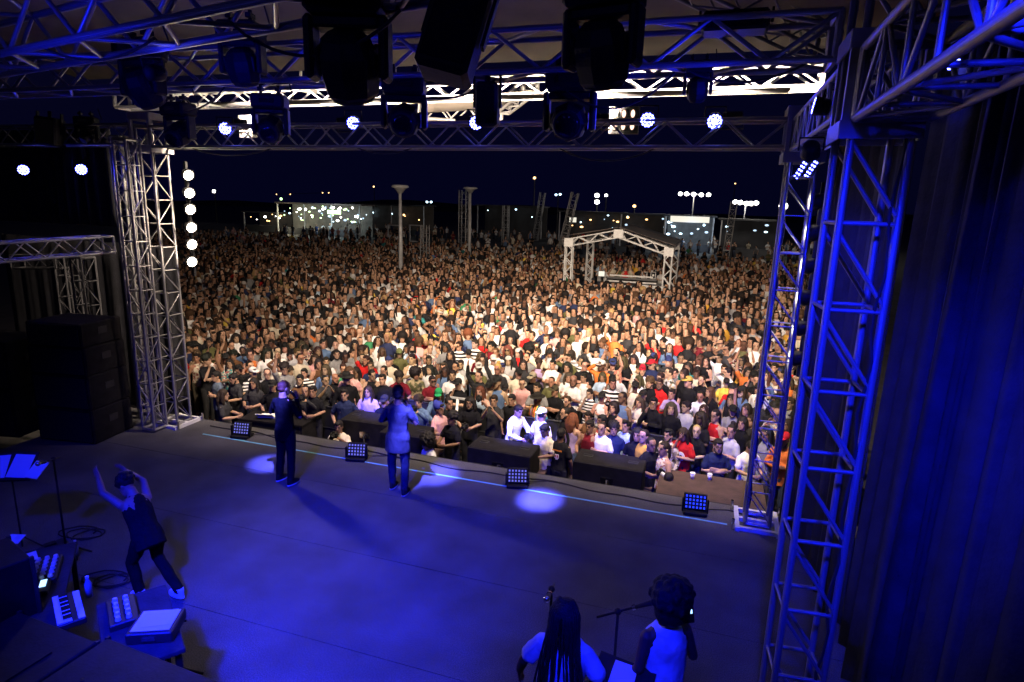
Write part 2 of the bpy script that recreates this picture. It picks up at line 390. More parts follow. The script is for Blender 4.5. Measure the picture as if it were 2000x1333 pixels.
# ------------------------------------------------------------------ lighting fixtures
def moving_head(label, loc, s=1.0, pan=0, tilt=0):
    """hung from loc downwards: base, yoke with two arms, faceted head with lens"""
    r = thing('moving_head', label, 'stage light', loc, (0, 0, pan), 'black moving head lamps under the trusses')
    b = MB().box((0, 0, -.11*s), (.46*s, .34*s, .20*s)).build('base', M['black'], r, bevel=.03*s)
    MB().box((0, -.176*s, -.11*s), (.2*s, .012*s, .06*s)).build('display', M['glass'], b)
    for sx in (-1, 1):
        MB().tube([(sx*.12*s, 0, -.02*s), (sx*.12*s, 0, .12*s)], [.022*s]*2, 8).box((sx*.12*s, 0, .06*s), (.06*s, .12*s, .05*s)).build('clamp', M['black'], r)
    MB().box((0, 0, -.24*s), (.40*s, .16*s, .07*s)).build('yoke', M['black'], r, bevel=.015*s)
    for sx in (-1, 1): MB().box((sx*.225*s, 0, -.38*s), (.06*s, .17*s, .36*s)).build('yoke_arm', M['black'], r, bevel=.02*s)
    h = empty('head', (0, 0, -.47*s), (tilt, 0, 0)); h.parent = r
    rings = [(-.19, .135), (-.16, .165), (-.05, .185), (.06, .185), (.15, .15), (.19, .10)]
    MB().tube([(0, 0, z*s) for z, q in rings], [q*s for z, q in rings], 8).build('shell', M['black'], h)
    MB().tube([(0, 0, -.205*s), (0, 0, -.188*s)], [.128*s, .138*s], 20).build('lens_ring', M['rubber'], h)
    MB().ell((0, 0, -.195*s), (.115*s, .115*s, .03*s), 18, 8).build('lens', M['glass'], h, True)
    for sx in (-1, 1): MB().box((sx*.165*s, 0, .03*s), (.03*s, .16*s, .16*s)).build('vent_cover', M['black'], h, bevel=.008*s)
    MB().tube([(.1*s, .1*s, .05*s), (.22*s, .16*s, -.12*s), (.3*s, .1*s, -.02*s), (.26*s, .05*s, .2*s)], [.009*s]*4, 6).build('cable', M['rubber'], r)
    return r
MH = [ # pixel of head centre, stage Y, size, pan, tilt, label
 ((682, 128), 3.6, 1.02, .3, .45, 'largest black moving head lamp, left of the top centre, below the nearest truss'),
 ((1175, 105), 3.3, .78, -.2, .35, 'black moving head lamp hanging at top centre right in front of the middle truss'),
 ((790, 236), 6.05, .92, .35, -1.25, 'black moving head with round lens above the left of the photographers'),
 ((1112, 238), 6.05, .98, .1, -1.3, 'black moving head with round lens and blue lit side, right of centre'),
 ((530, 252), 6.05, .78, .4, -1.1, 'small black moving head left of centre beside a pinkish blinder'),
 ((475, 130), 5.3, .85, .2, .3, 'dim black moving head at upper left between two lit truss pieces'),
 ((280, 170), 5.2, .95, .0, .6, 'very dark moving head hanging above the left towers'),
 ((352, 262), 6.05, .75, .0, -1.0, 'dark moving head hanging beside the top of the left front tower'),
 ((172, 268), 8.75, .75, .5, 1.2, 'dark moving head over the left wing above a blue lamp'),
 ((1362, 175), 6.05, .50, .0, .4, 'small dark lamp below the middle truss, right of centre'),
]
for (px, py), y, s, pan, tilt, lab in MH:
    p = aty(px, py, y); moving_head(lab, (p.x, p.y, p.z+.47*s), s, pan, tilt)
# tilted strobe box and slim followspot-like can
def strobe(label, loc, rot, d):
    r = thing('strobe_box', label, 'stage light', loc, rot)
    b = MB().box((0, 0, 0), d).build('housing', M['black'], r, bevel=.03)
    MB().box((0, -d[1]/2-.006, 0), (d[0]*.8, .012, d[2]*.8)).build('front_glass', M['glass'], b)
    for sx in (-1, 1): MB().box((sx*(d[0]/2+.02), 0, d[2]*.3), (.02, .06, d[2]*.75)).build('bracket', M['black'], r)
    MB().tube([(0, 0, d[2]*.5), (0, 0, d[2]*.72)], [.03, .03], 8).build('clamp', M['black'], r)
strobe('tall tilted black lamp box hanging at top centre', aty(888, 68, 3.4), (-.25, .24, .2), (.30, .24, .50))
strobe('slim black lamp housing hanging left of the pale canopy peak', aty(952, 205, 6.1), (.1, .0, .2), (.22, .24, .42))
strobe('low black control box sitting on the middle truss at right', aty(1436, 46, 6.05), (0, 0, 0), (.55, .3, .16))
strobe('dark lamp box hanging over the far left wing', aty(98, 258, 8.6), (.0, .1, .3), (.4, .3, .5))

def par(label, p, aim, watts=14, s=1.0, emit='e_blue', col=BLUE, angle=120, group='blue LED lamps'):
    """LED can: body, yoke, glowing halo disc and a cluster of diodes; really shines"""
    p = Vector(p); d = (Vector(aim)-p).normalized()
    r = tag(empty('led_par', p), label, 'stage light', group); r.rotation_mode = 'QUATERNION'; r.rotation_quaternion = d.to_track_quat('Z', 'Y')
    MB().tube([(0, 0, -.16*s), (0, 0, -.13*s), (0, 0, .0), (0, 0, .03*s)], [.06*s, .10*s, .112*s, .118*s], 18).build('can', M['black'], r, True)
    MB().tube([(-.14*s, 0, -.05*s), (-.14*s, .18*s, -.05*s), (.14*s, .18*s, -.05*s), (.14*s, 0, -.05*s)], [.012*s]*4, 6).build('yoke', M['black'], r)
    e = MB()
    for q, n in ((0, 1), (.042, 6), (.083, 12)):
        for k in range(n):
            a = 2*pi*k/n + q*9; e.ell((q*s*cos(a), q*s*sin(a), .035*s), (.019*s, .019*s, .012*s), 6, 4)
    MB().disc((0, 0, .024*s), (0, 0, 1), .105*s, 18, 0, .006).build('halo_disc', M['e_bluehalo'], r)  # glowing disc that stands in for the lamp's blue halo
    e.build('led_cluster', M[emit], r)
    if watts: lamp('led_par_light', 'SPOT', p+d*.12, aim, watts, col, .09, angle, .9)
    return r
PARS = [((440, 251), 8.75, 'leftmost blue LED lamp on the front truss, above the left blinders'),
        ((690, 240), 8.75, 'blue LED lamp on the front truss, second from its left end'),
        ((930, 240), 8.75, 'blue LED lamp on the front truss under the pale canopy peak'),
        ((1265, 234), 8.75, 'large blue LED lamp on the front truss beside the pinkish blinder cells'),
        ((1396, 237), 8.75, 'rightmost blue LED lamp on the front truss'),
        ((46, 332), 8.8, 'outer blue LED lamp hanging over the left wing'),
        ((159, 331), 8.8, 'blue LED lamp over the left wing nearer the towers')]
for (px, py), y, lab in PARS:
    p = aty(px, py, y); par(lab, p, CAM*.75 + Vector((p.x*.25, p.y*.05, -.6)), WPAR, .92)
# slanted LED strips at the head of the right front tower
for i, (px, py, lab) in enumerate(((1563, 333, 'left one of two slanted blue LED strips on the right front tower'), (1584, 331, 'right one of two slanted blue LED strips on the right front tower'))):
    p = aty(px, py, 8.65); r = thing('led_strip', lab, 'stage light', p, (.35, .55, -.3), 'slanted blue LED strips')
    MB().box((0, .02, 0), (.07, .03, .26)).build('housing', M['black'], r)
    e = MB()
    for k in range(5):
        for q in (-1, 1): e.ell((q*.016, 0, -.1+.05*k), (.013, .01, .014), 6, 4)
    e.build('led_cluster', M['e_blue'], r)
lamp('led_strip_light', 'SPOT', aty(1572, 338, 8.5), (0, 5.5, 1), 40, BLUE, .1, 110, .8)

def blinder(label, p, aim, rad=.085, watts=0, grp=None, emit='e_warm', half=140, col=WARM, sz=.085):
    p = Vector(p); d = (Vector(aim)-p).normalized()
    r = tag(empty('blinder_lamp', p), label, 'lamp', grp); r.rotation_mode = 'QUATERNION'; r.rotation_quaternion = d.to_track_quat('Z', 'Y')
    MB().tube([(0, 0, -.16), (0, 0, -.12), (0, 0, -.02), (0, 0, .0)], [.05, .085, rad*1.25, rad*1.3], 18).build('reflector', M['black'], r, True)
    MB().ell((0, 0, .004), (rad, rad, .025), 18, 8).build('bulb_face', M[emit], r, True)
    if watts: lamp('blinder_light', 'SPOT', p+d*.08, aim, watts, col, sz, half, .9)
    return r
ORD = ['topmost', 'second from top', 'third from top', 'fourth from top', 'fifth from top', 'lowest']
for z in (3.4, 3.95, 4.5): lamp('blinder_spill', 'SPOT', (-9.12, 9.12, z), (-9.8, 8.85, z), WSPILL, WARM, .1, 112, .8)
frame = MB().box((-9.33, 9.28, 3.95), (.05, .05, 2.1)).build('lamp_bar', M['black']); tag(frame, 'black vertical bar carrying the six round lamps beside the left tower', 'lamp bar')
for i, (px, py) in enumerate(((368, 343), (370, 378), (372, 410), (374, 445), (375, 478), (375, 512))):
    p = aty(px, py, 9.2); blinder(ORD[i]+' of six round glowing lamps beside the left front tower', p, (.5, 5.2, 1.6), .085, WLEFT, 'round lamps beside the left tower', 'e_warm', 84)
bar2 = MB().box((1.30, 9.05, 3.5), (.05, .05, 2.6)).build('lamp_bar', M['black']); tag(bar2, 'black vertical bar of lamps seen edge on behind the right front tower', 'lamp bar')
for i, z in enumerate((4.55, 4.15, 3.72, 3.3, 2.88, 2.46)):
    blinder(ORD[i]+' of the edge-on lamps behind the right front tower', (1.22, 8.98, z), (-3.5, 13.0, z-1.6), .085, WRIGHT, 'edge-on lamps behind the right tower')

# audience blinders and floods on the front truss: these light the crowd and the white truss
def audience_blinder(label, c, cells, aim, watts):
    c = Vector(c); r = thing('audience_blinder', label, 'stage light', c)
    nx, nz = cells
    MB().box((0, .05, 0), (nx*.13+.04, .10, nz*.17+.04)).build('housing', M['black'], r)
    for i in range(nx):
        for j in range(nz):
            x, z = (i-(nx-1)/2)*.13, (j-(nz-1)/2)*.17
            MB().tube([(x, -.012, z), (x, .0, z)], [.058, .062], 12).build('vent_ring', M['rubber'], r)
            MB().ell((x, -.012, z), (.030, .012, .055), 10, 6).build('lamp_back', M['e_blind'], r)
    return r
audience_blinder('block of six pinkish glowing lamp cells above the front truss, right of centre', aty(1218, 235, 9.5), (3, 2), None, 0)
audience_blinder('small block of pinkish glowing lamp cells above the front truss, left of centre', aty(480, 247, 9.5), (2, 2), None, 0)
for i, (x, lab) in enumerate(((-8.0, 'far left'), (-5.9, 'left of centre'), (-3.8, 'centre'), (-1.7, 'right of centre'), (.1, 'far right'))):
    r = thing('flood_lamp', 'black flood lamp facing the crowd on the front truss, '+lab, 'stage light', (x, 9.22, 5.62), (R(8), 0, 0), 'flood lamps facing the crowd')
    MB().box((0, 0, 0), (.26, .12, .18)).build('housing', M['black'], r, bevel=.015)
    MB().box((0, .066, 0), (.22, .006, .14)).build('lit_face', M['e_warm'], r)
    MB().tube([(-.15, 0, 0), (-.15, 0, -.13), (.15, 0, -.13), (.15, 0, 0)], [.012]*4, 6).build('bracket', M['black'], r)
CR = [(-8.0, (-15, 23, -.3)), (-5.9, (-10, 25, -.3)), (-3.8, (-6, 26, -.3)), (-1.7, (-2.5, 25, -.3)), (.1, (1.0, 22, -.3))]
lamp('crowd_flood', 'SPOT', (-3.8, 9.36, 5.68), (-13, 44, 0), WFAR, WARM, .12, 44, 1.0)
lamp('crowd_flood', 'SPOT', (.1, 9.36, 5.68), (-2, 34, 0), WFAR*.6, WARM, .12, 40, 1.0)
for x, aim in CR:
    lamp('crowd_flood', 'SPOT', (x, 9.34, 5.66), aim, WCROWD, WARM, .12, 66, 1.0)
    lamp('crowd_flood', 'SPOT', (x, 9.34, 5.66), (aim[0], 13.5, -.2), WNEAR, WARM, .12, 100, .8)
lamp('crowd_flood', 'SPOT', (-8.0, 9.34, 5.66), (-9.5, 20, -.2), WNEAR*.5, WARM, .12, 80, .9)
tag(MB().box((-4.0, 9.56, 6.02), (9.6, .36, .012)).build('flood_shield', M['black']), 'long black strip added to keep the crowd floods off the roof canvas', 'masking strip')  # added strip that keeps flood light off the roof canvas
# upward spill of the floods on the white roof truss
for x in (-8.0, -5.9, -3.8, -1.7, .1):
    lamp('truss_flood', 'SPOT', (x, 9.36, 5.74), (x-.1, 10.6, 6.3), WTRUSS, WARM, .06, 128, .3)

# ------------------------------------------------------------------ stage wash: blue spots on the rear overhead truss
def hung_par(label, p, aim, watts, col, angle, blend, s=1.0):
    par(label, p, aim, 0, s); d = (Vector(aim)-Vector(p)).normalized()
    lamp('wash_light', 'SPOT', Vector(p)+d*.12, aim, watts, col, .16, angle, blend)
hung_par('blue wash lamp above the camera aimed at the middle of the stage floor', (-3.2, .5, 5.75), (-3.9, 5.6, 0), WWASH*1.5, BLUE, 46, 1)
hung_par('blue wash lamp above the camera aimed at the stage left of the singers', (-2.4, .5, 5.75), (-3.7, 4.4, 0), WWASH*.28, BLUE, 42, 1)
hung_par('blue wash lamp above the camera aimed at the gear table', (-4.6, .5, 5.75), (-6.8, 5.9, 0), WWASH*.26, BLUE, 56, 1)
hung_par('blue wash lamp above the camera aimed at the two singers', (-.7, .5, 5.75), (-.45, 3.95, 1.3), WWASH*.34, BLUE, 17, .8)
hung_par('blue wash lamp above the camera aimed at the nearest tower', (.3, .5, 5.75), (1.02, 5.1, 2.9), WWASH*.62, BLUE, 46, 1)
hung_par('blue wash lamp raking down the right curtain from the side truss', (1.58, 5.9, 5.6), (1.66, 3.6, 1.0), WWASH*.0022, BLUE, 100, 1)
hung_par('added blue lamp by the nearest tower to brighten the right front tower', (.64, 5.3, 4.85), (.98, 8.85, 3.0), WWASH*.10, BLUE, 56, .8, .6)  # added lamp, placed here only to light the right front tower
hung_par('unseen small blue lamp added to brighten the nearest overhead truss', (-5.2, 2.6, 4.9), (-5.0, 4.0, 5.6), WWASH*.012, BLUE, 110, 1)  # added out of view, with no pole, to brighten the truss tubes
hung_par('small blue lamp added under the nearest truss to brighten the middle truss', (-4.2, 3.98, 5.32), (-4.6, 6.0, 5.9), WWASH*.006, BLUE, 120, 1, .6)  # added lamp that tops up the blue on the middle truss
hung_par('small blue lamp added by the nearest tower to brighten the middle truss', (.66, 5.42, 5.2), (-3.0, 6.05, 5.85), WWASH*.015, BLUE, 84, 1, .6)  # added lamp that carries the blue along the middle truss
# tight pale beams of the moving heads: they strike the floor at the stage edge and run on into the pit
for p, aim, w, an in (((-4.4, 5.7, 5.2), (-6.80, 8.0, 0), 1.3, 8.0), ((-3.9, 5.7, 5.2), (-3.98, 8.60, .05), 1.3, 9.5), ((-2.4, 5.7, 5.2), (-2.15, 8.4, 0), 1.5, 9.0),
                      ((-4.9, 5.7, 5.2), (-6.3, 11.2, .2), 1.1, 13), ((-2.7, 5.7, 5.2), (-3.2, 11.1, 0), 1.6, 12), ((-1.2, 5.7, 5.2), (-1.2, 10.7, .2), .35, 12), ((-3.9, 5.7, 5.2), (-4.18, 7.8, .86), .55, 6)):
    d = (Vector(aim)-Vector(p)).normalized(); lamp('beam_light', 'SPOT', Vector(p)+d*.1, aim, WBEAM*w, (.085, .09, 1), .06, an*.92, 1)

# ------------------------------------------------------------------ footlights
def footlight(label, px, py, emit, pan, watts):
    p = atz(px, py, 0); r = thing('footlight', label, 'floor light', p, (0, 0, pan), 'LED panel footlights along the stage edge')
    MB().box((0, .10, .03), (.34, .26, .05)).build('base', M['black'], r, bevel=.01)
    for sx in (-1, 1): MB().box((sx*.18, .08, .13), (.02, .06, .2)).build('bracket', M['black'], r)
    h = empty('head', (0, .09, .18), (-.30, 0, 0)); h.parent = r
    MB().box((0, .045, 0), (.33, .08, .24)).build('housing', M['black'], h, bevel=.012)
    e = MB()
    for i in range(6):
        for j in range(4): e.box((-.127+.051*i, .0, -.08+.053*j), (.027, .012, .030))
    e.build('led_grid', M[emit], h)
    MB().box((0, -.003, 0), (.31, .004, .22)).build('front_panel', M['black'], h)
    MB().tube([(.17, .2, .03), (.5, .3, .01), (.9, .15, .01)], [.008]*3, 6).build('cable', M['rubber'], r)
for a in (('footlight left of the man in black, dim blue LED grid', 467, 858, 'e_foot', .15, 0), ('footlight between the two men on stage', 694, 902, 'e_foot', .25, 0),
          ('footlight at centre stage edge beside the pit speaker, bright pale grid', 1010, 955, 'e_foot', .3, 0), ('rightmost footlight glowing deep blue near the right tower', 1357, 1008, 'e_foot2', .1, 0)):
    footlight(*a)

# ------------------------------------------------------------------ loudspeakers
def floor_speaker(label, c, d, pan, top=True):
    """front fill cabinet on a plywood sheet: lies in the pit, recessed handle cups on top"""
    r = thing('loudspeaker', label, 'loudspeaker', c, (0, 0, pan), 'black loudspeakers in the pit')
    w, dp, h = d
    b = MB().box((0, 0, h/2), (w, dp, h)).build('cabinet', M['blackbox'], r, bevel=.02)
    MB().box((0, dp/2+.006, h/2), (w*.92, .012, h*.86)).build('grille', M['grille'], r)
    for sx in (-1, 1):
        k = MB().box((sx*w*.33, .02, h+.004), (.17, .11, .008)).build('handle_cup', M['rubber'], r)
        MB().box((sx*w*.33, .02, h+.013), (.15, .03, .012)).build('handle_bar', M['black'], k)
    MB().box((0, -dp/2-.005, h*.45), (.22, .01, .14)).build('connector_plate', M['chrome'], r)
    MB().tube([(0, -dp/2-.01, h*.5), (.02, -dp/2-.09, h*.42), (.05, -dp/2-.12, .1), (.1, -dp/2-.14, .0)], [.012]*4, 6).build('cable', M['rubber'], r)
    return r
def low_deck(label, c, d, pan=0, m='wood', legs=True):
    r = thing('low_platform', label, 'platform', c, (0, 0, pan)); w, dp, h = d
    MB().box((0, 0, h-.02), (w, dp, .04)).build('top_board', M[m], r)
    for sx in (-1, 1):
        MB().box((sx*(w/2-.04), 0, (h-.04)/2), (.05, dp-.04, h-.04)).build('side_board', M['blackbox'], r)
    MB().box((0, -dp/2+.03, (h-.04)/2), (w-.14, .03, h-.04)).build('front_board', M['blackbox'], r)
    return r
SPK = [('pit loudspeaker at centre below the bending camera operator', -3.32, 10.12, 1.22, -.03), ('pit loudspeaker right of centre with a blue lit top', -1.36, 10.22, 1.22, -.02),
       ('pit loudspeaker behind the man in black, blue lit top', -6.35, 10.55, 1.1, .05), ('pit loudspeaker between the two men on stage', -5.35, 10.2, .9, .02)]
for lab, x, y, w, pan in SPK:
    low_deck('plywood platform under the '+lab.split(' with')[0].split(', blue')[0], (x, y, GROUND), (w+.25, 1.05, .82), pan)
    floor_speaker(lab, (x, y+.05, GROUND+.821), (w, .62, .52), pan)
low_deck('brown plywood platform with two cups at the right end of the pit', (.35, 10.05, GROUND), (1.7, 1.1, 1.18), 0)
low_deck('small dark table with an open laptop at the left end of the pit', (-8.6, 10.5, GROUND), (1.5, .6, 1.05), .1, 'blackbox')
lp = thing('laptop', 'open pale laptop on the table at the left end of the pit', 'laptop', (-8.85, 10.5, GROUND+1.051), (0, 0, .3))
MB().box((0, 0, .01), (.36, .25, .018)).build('keyboard_deck', M['paper'], lp); MB().box((0, -.16, .06), (.36, .012, .2), Euler((.9, 0, 0)).to_matrix()).build('screen_lid', M['paper'], lp)
def cup(label, x, y, z):
    r = thing('plastic_cup', label, 'cup', (x, y, z), group='plastic cups')
    MB().tube([(0, 0, 0), (0, 0, .10)], [.03, .042], 14).build('wall', M['white'], r, True)
    MB().tube([(0, 0, .098), (0, 0, .108)], [.045, .045], 14).build('rim', M['white'], r)
cup('left plastic cup standing on the brown platform', .05, 10.35, GROUND+1.181); cup('right plastic cup standing on the brown platform', .33, 10.42, GROUND+1.181)
# PA stack and side-fill boxes at the left
def pa_box(label, c, d, pan=0):
    r = thing('pa_cabinet', label, 'loudspeaker', c, (0, 0, pan), 'stacked black loudspeaker cabinets at left'); w, dp, h = d
    b = MB().box((0, 0, h/2), d).build('cabinet', M['blackbox'], r, bevel=.02)
    MB().box((0, -dp/2-.006, h/2), (w*.9, .012, h*.88)).build('grille', M['grille'], r)
    for sx in (-1, 1): MB().box((sx*(w/2+.004), 0, h*.6), (.008, .2, .12)).build('handle_cup', M['rubber'], r)
    for sx in (-1, 1): MB().box((sx*w*.35, -dp*.3, -.0), (.06, .06, .012)).build('foot', M['rubber'], r)
for i, (lab, z, w, h) in enumerate((('bottom cabinet of the black loudspeaker stack at left', .01, 1.15, .62), ('second cabinet up in the black loudspeaker stack at left', .635, 1.15, .62), ('third cabinet up in the black loudspeaker stack at left', 1.26, 1.15, .5), ('top cabinet of the black loudspeaker stack at left, pale top edge', 1.765, 1.1, .42))):
    pa_box(lab, (-10.75, 7.9, z), (w, .9, h), .15)
for i, (lab, z) in enumerate((('lower black cabinet at the far left edge of the stage', .01), ('upper black cabinet at the far left edge of the stage', .905))):
    pa_box(lab, (-12.2, 7.6, z), (1.0, .9, .89), .2)
truss('truss_post', 'faint truss post standing behind the loudspeaker stack', (-12.2, 9.3, -.9), (-12.2, 9.3, 3.1), .3, .3, X1, .5, r=.022, rb=.010, style='ladder', m=M['roofd'], joined=True)  # dark colour in place of aluminium puts the wing's shade into the posts
truss('truss_post', 'faint truss post farther left in the dark wing', (-13.9, 10.2, -.9), (-13.9, 10.2, 3.0), .3, .3, X1, .5, r=.022, rb=.010, style='ladder', m=M['roofd'], joined=True)
truss('side_truss', 'faint low truss between posts in the dark left wing', (-15.6, 10.3, 2.75), (-14.0, 10.2, 2.85), .3, .3, Y1, .4, r=.02, rb=.010, m=M['roofd'], joined=True)  # coloured dark like the posts to stand for the wing's shade

# ------------------------------------------------------------------ pit barrier
def barrier(label, x, y, w, pan=0):
    r = thing('crowd_barrier', label, 'barrier', (x, y, GROUND), (0, 0, pan), 'black panel crowd barriers along the pit')
    MB().box((0, 0, .66), (w, .02, 1.0)).build('panel', M['case'], r)
    MB().tube([(-w/2, 0, 1.19), (w/2, 0, 1.19)], [.024, .024], 8).build('top_rail', M['case'], r)
    MB().tube([(-w/2, -.01, .7), (w/2, -.01, .7)], [.014, .014], 8).build('middle_rail', M['case'], r)
    for sx in (-1, 1):
        MB().tube([(sx*(w/2-.03), 0, 0), (sx*(w/2-.03), 0, 1.17)], [.022, .022], 8).build('upright', M['case'], r)
        MB().tube([(sx*(w/2-.03), -.03, 1.0), (sx*(w/2-.03), -.75, .03)], [.02, .02], 8).build('strut', M['case'], r)
    MB().box((0, -.4, .012), (w, .8, .02)).build('foot_plate', M['case'], r)
BARX = [-8.9+1.12*i for i in range(9)]
BARN = ['under the dark left end of the crowd', 'behind the man in black', 'left of the long haired pit photographer', 'behind the blue lit photographer', 'by the white slanted pole at centre', 'below the red haired photographer', 'below the man in the pale pink shirt', 'behind the person in the striped poncho', 'below the man in black at right of centre']
for x, n in zip(BARX, BARN): barrier('black panel crowd barrier '+n, x, 12.35-.02*(x+8.9) - (1.15 if x < -7.4 else 0), 1.1)
wp = thing('slanted_pole', 'white slanted pole leaning in front of the barrier at centre', 'pole', aty(893, 822, 11.9)); 
a, b = aty(889, 842, 11.7)-wp.location, aty(894, 780, 12.0)-wp.location
MB().tube([a, b], [.032, .032], 10).build('tube', M['white'], wp, True); MB().box(b+Vector((0, 0, .02)), (.42, .05, .04)).build('cross_bar', M['steelgrey'], wp)

tag(MB().tube([(x, 9.02+.05*sin(x*2.1)+.03*sin(x*5.3), .012) for x in [-9.0+.15*i for i in range(61)]], [.011]*61, 6).build('cable', M['rubber']), 'black cable lying along the stage edge behind the footlights', 'cable')

def swag(label, a, b, drop, n=3, seed=0, r=.011):
    """slack cable loops hanging between fixtures along a truss"""
    rn = random.Random(seed); a, b = Vector(a), Vector(b); mb = MB()
    for k in range(n):
        d = drop*rn.uniform(.5, 1.25); o = Vector((rn.uniform(-.05, .05), rn.uniform(-.08, .08), rn.uniform(-.05, .04)))
        ps = [a+(b-a)*(i/12)+o+Vector((0, 0, -d*sin(pi*i/12)**.8 if 0 < i < 12 else 0)) for i in range(13)]; mb.tube(ps, [r]*13, 5)
    return tag(mb.build('cable_bundle', M['rubber'], smooth=True), label, 'cable', 'black cable loops under the trusses', 'thing')
for i, (x0, x1, y, z, d, w) in enumerate(((-6.6, -5.4, 6.0, 5.62, .22, 'at the left end of the middle truss'), (-3.4, -2.2, 6.0, 5.62, .28, 'between the round lens lamps'), (-1.6, -.5, 6.0, 5.62, .24, 'right of centre under the middle truss'), (-.4, .6, 6.0, 5.62, .2, 'at the right end of the middle truss'),
        (-8.6, -7.0, 8.8, 5.22, .16, 'at the left end of the front truss'), (-5.6, -4.4, 8.8, 5.22, .14, 'on the front truss left of centre'), (-2.2, -.9, 8.8, 5.22, .15, 'on the front truss beside the pinkish cells'), (-3.0, -1.8, 3.45, 5.52, .3, 'under the nearest truss at top centre'), (-5.4, -4.2, 4.0, 5.54, .2, 'under the nearest truss at top left'))):
    swag('loose black cables hanging '+w, (x0, y, z), (x1, y, z), d, 1, i)
for i, (x, y, z0, z1, w) in enumerate(((1.16, 4.93, .1, 5.0, 'nearest tower'), (.84, 8.70, .3, 5.1, 'right front tower'), (-9.55, 8.8, .3, 5.2, 'left front tower'))):
    tag(MB().tube([(x+.02*sin(k*1.7), y+.015*sin(k*2.3), z0+(z1-z0)*k/24) for k in range(25)], [.013]*25, 6).build('cable', M['rubber'], smooth=True), 'black power cable tied up the '+w, 'cable')
# ------------------------------------------------------------------ instruments and stands on stage
def mic_stand(label, base, h, boom_to, mic=True):
    r = thing('microphone_stand', label, 'microphone stand', base)
    for k in range(3):
        a = 2*pi*k/3+.4; MB().tube([(0, 0, .12), (.3*cos(a), .3*sin(a), .01)], [.012, .012], 6).build('leg', M['black'], r)
    MB().tube([(0, 0, .05), (0, 0, h)], [.013, .011], 8).build('pole', M['black'], r, True)
    MB().ell((0, 0, h), (.028, .028, .028), 8, 6).build('clutch', M['black'], r)
    if boom_to is not None:
        t = Vector(boom_to)-Vector(base); d = (t-Vector((0, 0, h))).normalized()
        MB().tube([Vector((0, 0, h))-d*.18, t-d*.12], [.010, .009], 8).build('boom', M['black'], r, True)
        if mic:
            m = MB().tube([t-d*.16, t-d*.02, t], [.014, .02, .022], 10).build('microphone', M['black'], r, True)
            MB().ell(t+d*.02, (.027, .027, .027), 10, 8).build('mic_grille', M['chrome'], m, True)
            MB().tube([t-d*.155, t-d*.13], [.022, .022], 10).build('clip_ring', M['chrome'], m)
    return r
b0 = atz(1205, 1335, .35); b0 = Vector((b0.x+.1, b0.y+.25, 0))
sb = atz(1207, 1195, 1.28)
mic_stand('microphone stand between the two backing singers, boom pointing right', (sb.x, sb.y, 0), 1.28, tuple(atz(1272, 1178, 1.40)))
mic_stand('microphone in front of the braided singer, only its tip showing', (-.95, 4.22, 0), 1.45, (-.92, 3.95, 1.55))
mic_stand('dark microphone stand with a wide boom at the edge of the gear, lower left', (-4.45, 3.75, 0), .62, (-4.05, 3.72, .70), False)
mic_stand('thin microphone stand beside the music stand at left', (-7.3, 4.9, 0), 1.25, (-7.1, 4.6, 1.35))
def music_stand(label, loc, pan, sheets, tilt=.9):
    r = thing('music_stand', label, 'music stand', loc, (0, 0, pan))
    for k in range(3):
        a = 2*pi*k/3; MB().tube([(0, 0, .2), (.26*cos(a), .26*sin(a), .01)], [.009, .009], 6).build('leg', M['black'], r)
    MB().tube([(0, 0, .05), (0, 0, 1.08)], [.011, .010], 8).build('pole', M['black'], r)
    d = empty('desk', (0, 0, 1.12), (tilt, 0, 0)); d.parent = r
    MB().box((0, 0, 0), (.54, .36, .012)).box((0, -.185, .02), (.54, .012, .05)).build('tray', M['black'], d)
    for i, (x, rz) in enumerate(sheets): MB().box((x, .0, .009+.002*i), (.22, .30, .002), Euler((0, 0, rz)).to_matrix()).build('sheet', M['paper'], d)
    return r
music_stand('music stand with blue lit open sheets at the left edge', tuple(atz(20, 915, 1.1))[:2]+(0,), .5, ((-.13, .05), (.12, -.1)), .75)
r = thing('paper_pad', 'small pale pad clipped beside the music stand at the left edge', 'paper pad', atz(72, 918, 1.2), (.5, .2, .4)); MB().box((0, 0, 0), (.14, .24, .012)).build('pad', M['paper'], r); MB().box((0, .115, .01), (.06, .03, .012)).build('clip', M['chrome'], r)
p = atz(1214, 1338, 1.0); music_stand('music stand with a pale sheet between the singers at the bottom edge', (p.x, p.y, 0), -.2, ((0, .03),), .35).scale = (.8, .8, .93)

def table(label, c, d, pan, m='case'):
    r = thing('gear_table', label, 'table', c, (0, 0, pan)); w, dp, h = d
    MB().box((0, 0, h-.02), (w, dp, .04)).build('tabletop', M[m], r, bevel=.006)
    for sx in (-1, 1):
        for sy in (-1, 1): MB().box((sx*(w/2-.05), sy*(dp/2-.05), (h-.04)/2), (.045, .045, h-.04)).build('leg', M['black'], r)
    MB().box((0, -dp/2+.02, h*.55), (w-.16, .02, h*.7)).build('front_skirt', M['cloth'], r)
    return r
def device(label, c, d, pan, rows, pads=None, top='white', name='mixer', knob='white'):
    """table-top mixer: sloped case, rows of knobs, faders"""
    r = thing(name, label, 'audio mixer', c, (0, 0, pan)); w, dp, h = d
    MB().box((0, 0, h/2), d).build('case', M['case'], r, bevel=.008)
    if pads: MB().box((pads[0], pads[1], h+.003), (pads[2], pads[3], .005)).build('panel', M[top], r)
    for i in range(rows[0]):
        for j in range(rows[1]):
            x = rows[2]+(i-(rows[0]-1)/2)*rows[4]; y = rows[3]+(j-(rows[1]-1)/2)*rows[5]
            MB().tube([(x, y, h), (x, y, h+.03)], [.024, .018], 10).build('knob', M[knob], r)
    return r
g1 = atz(262, 1200, .85)
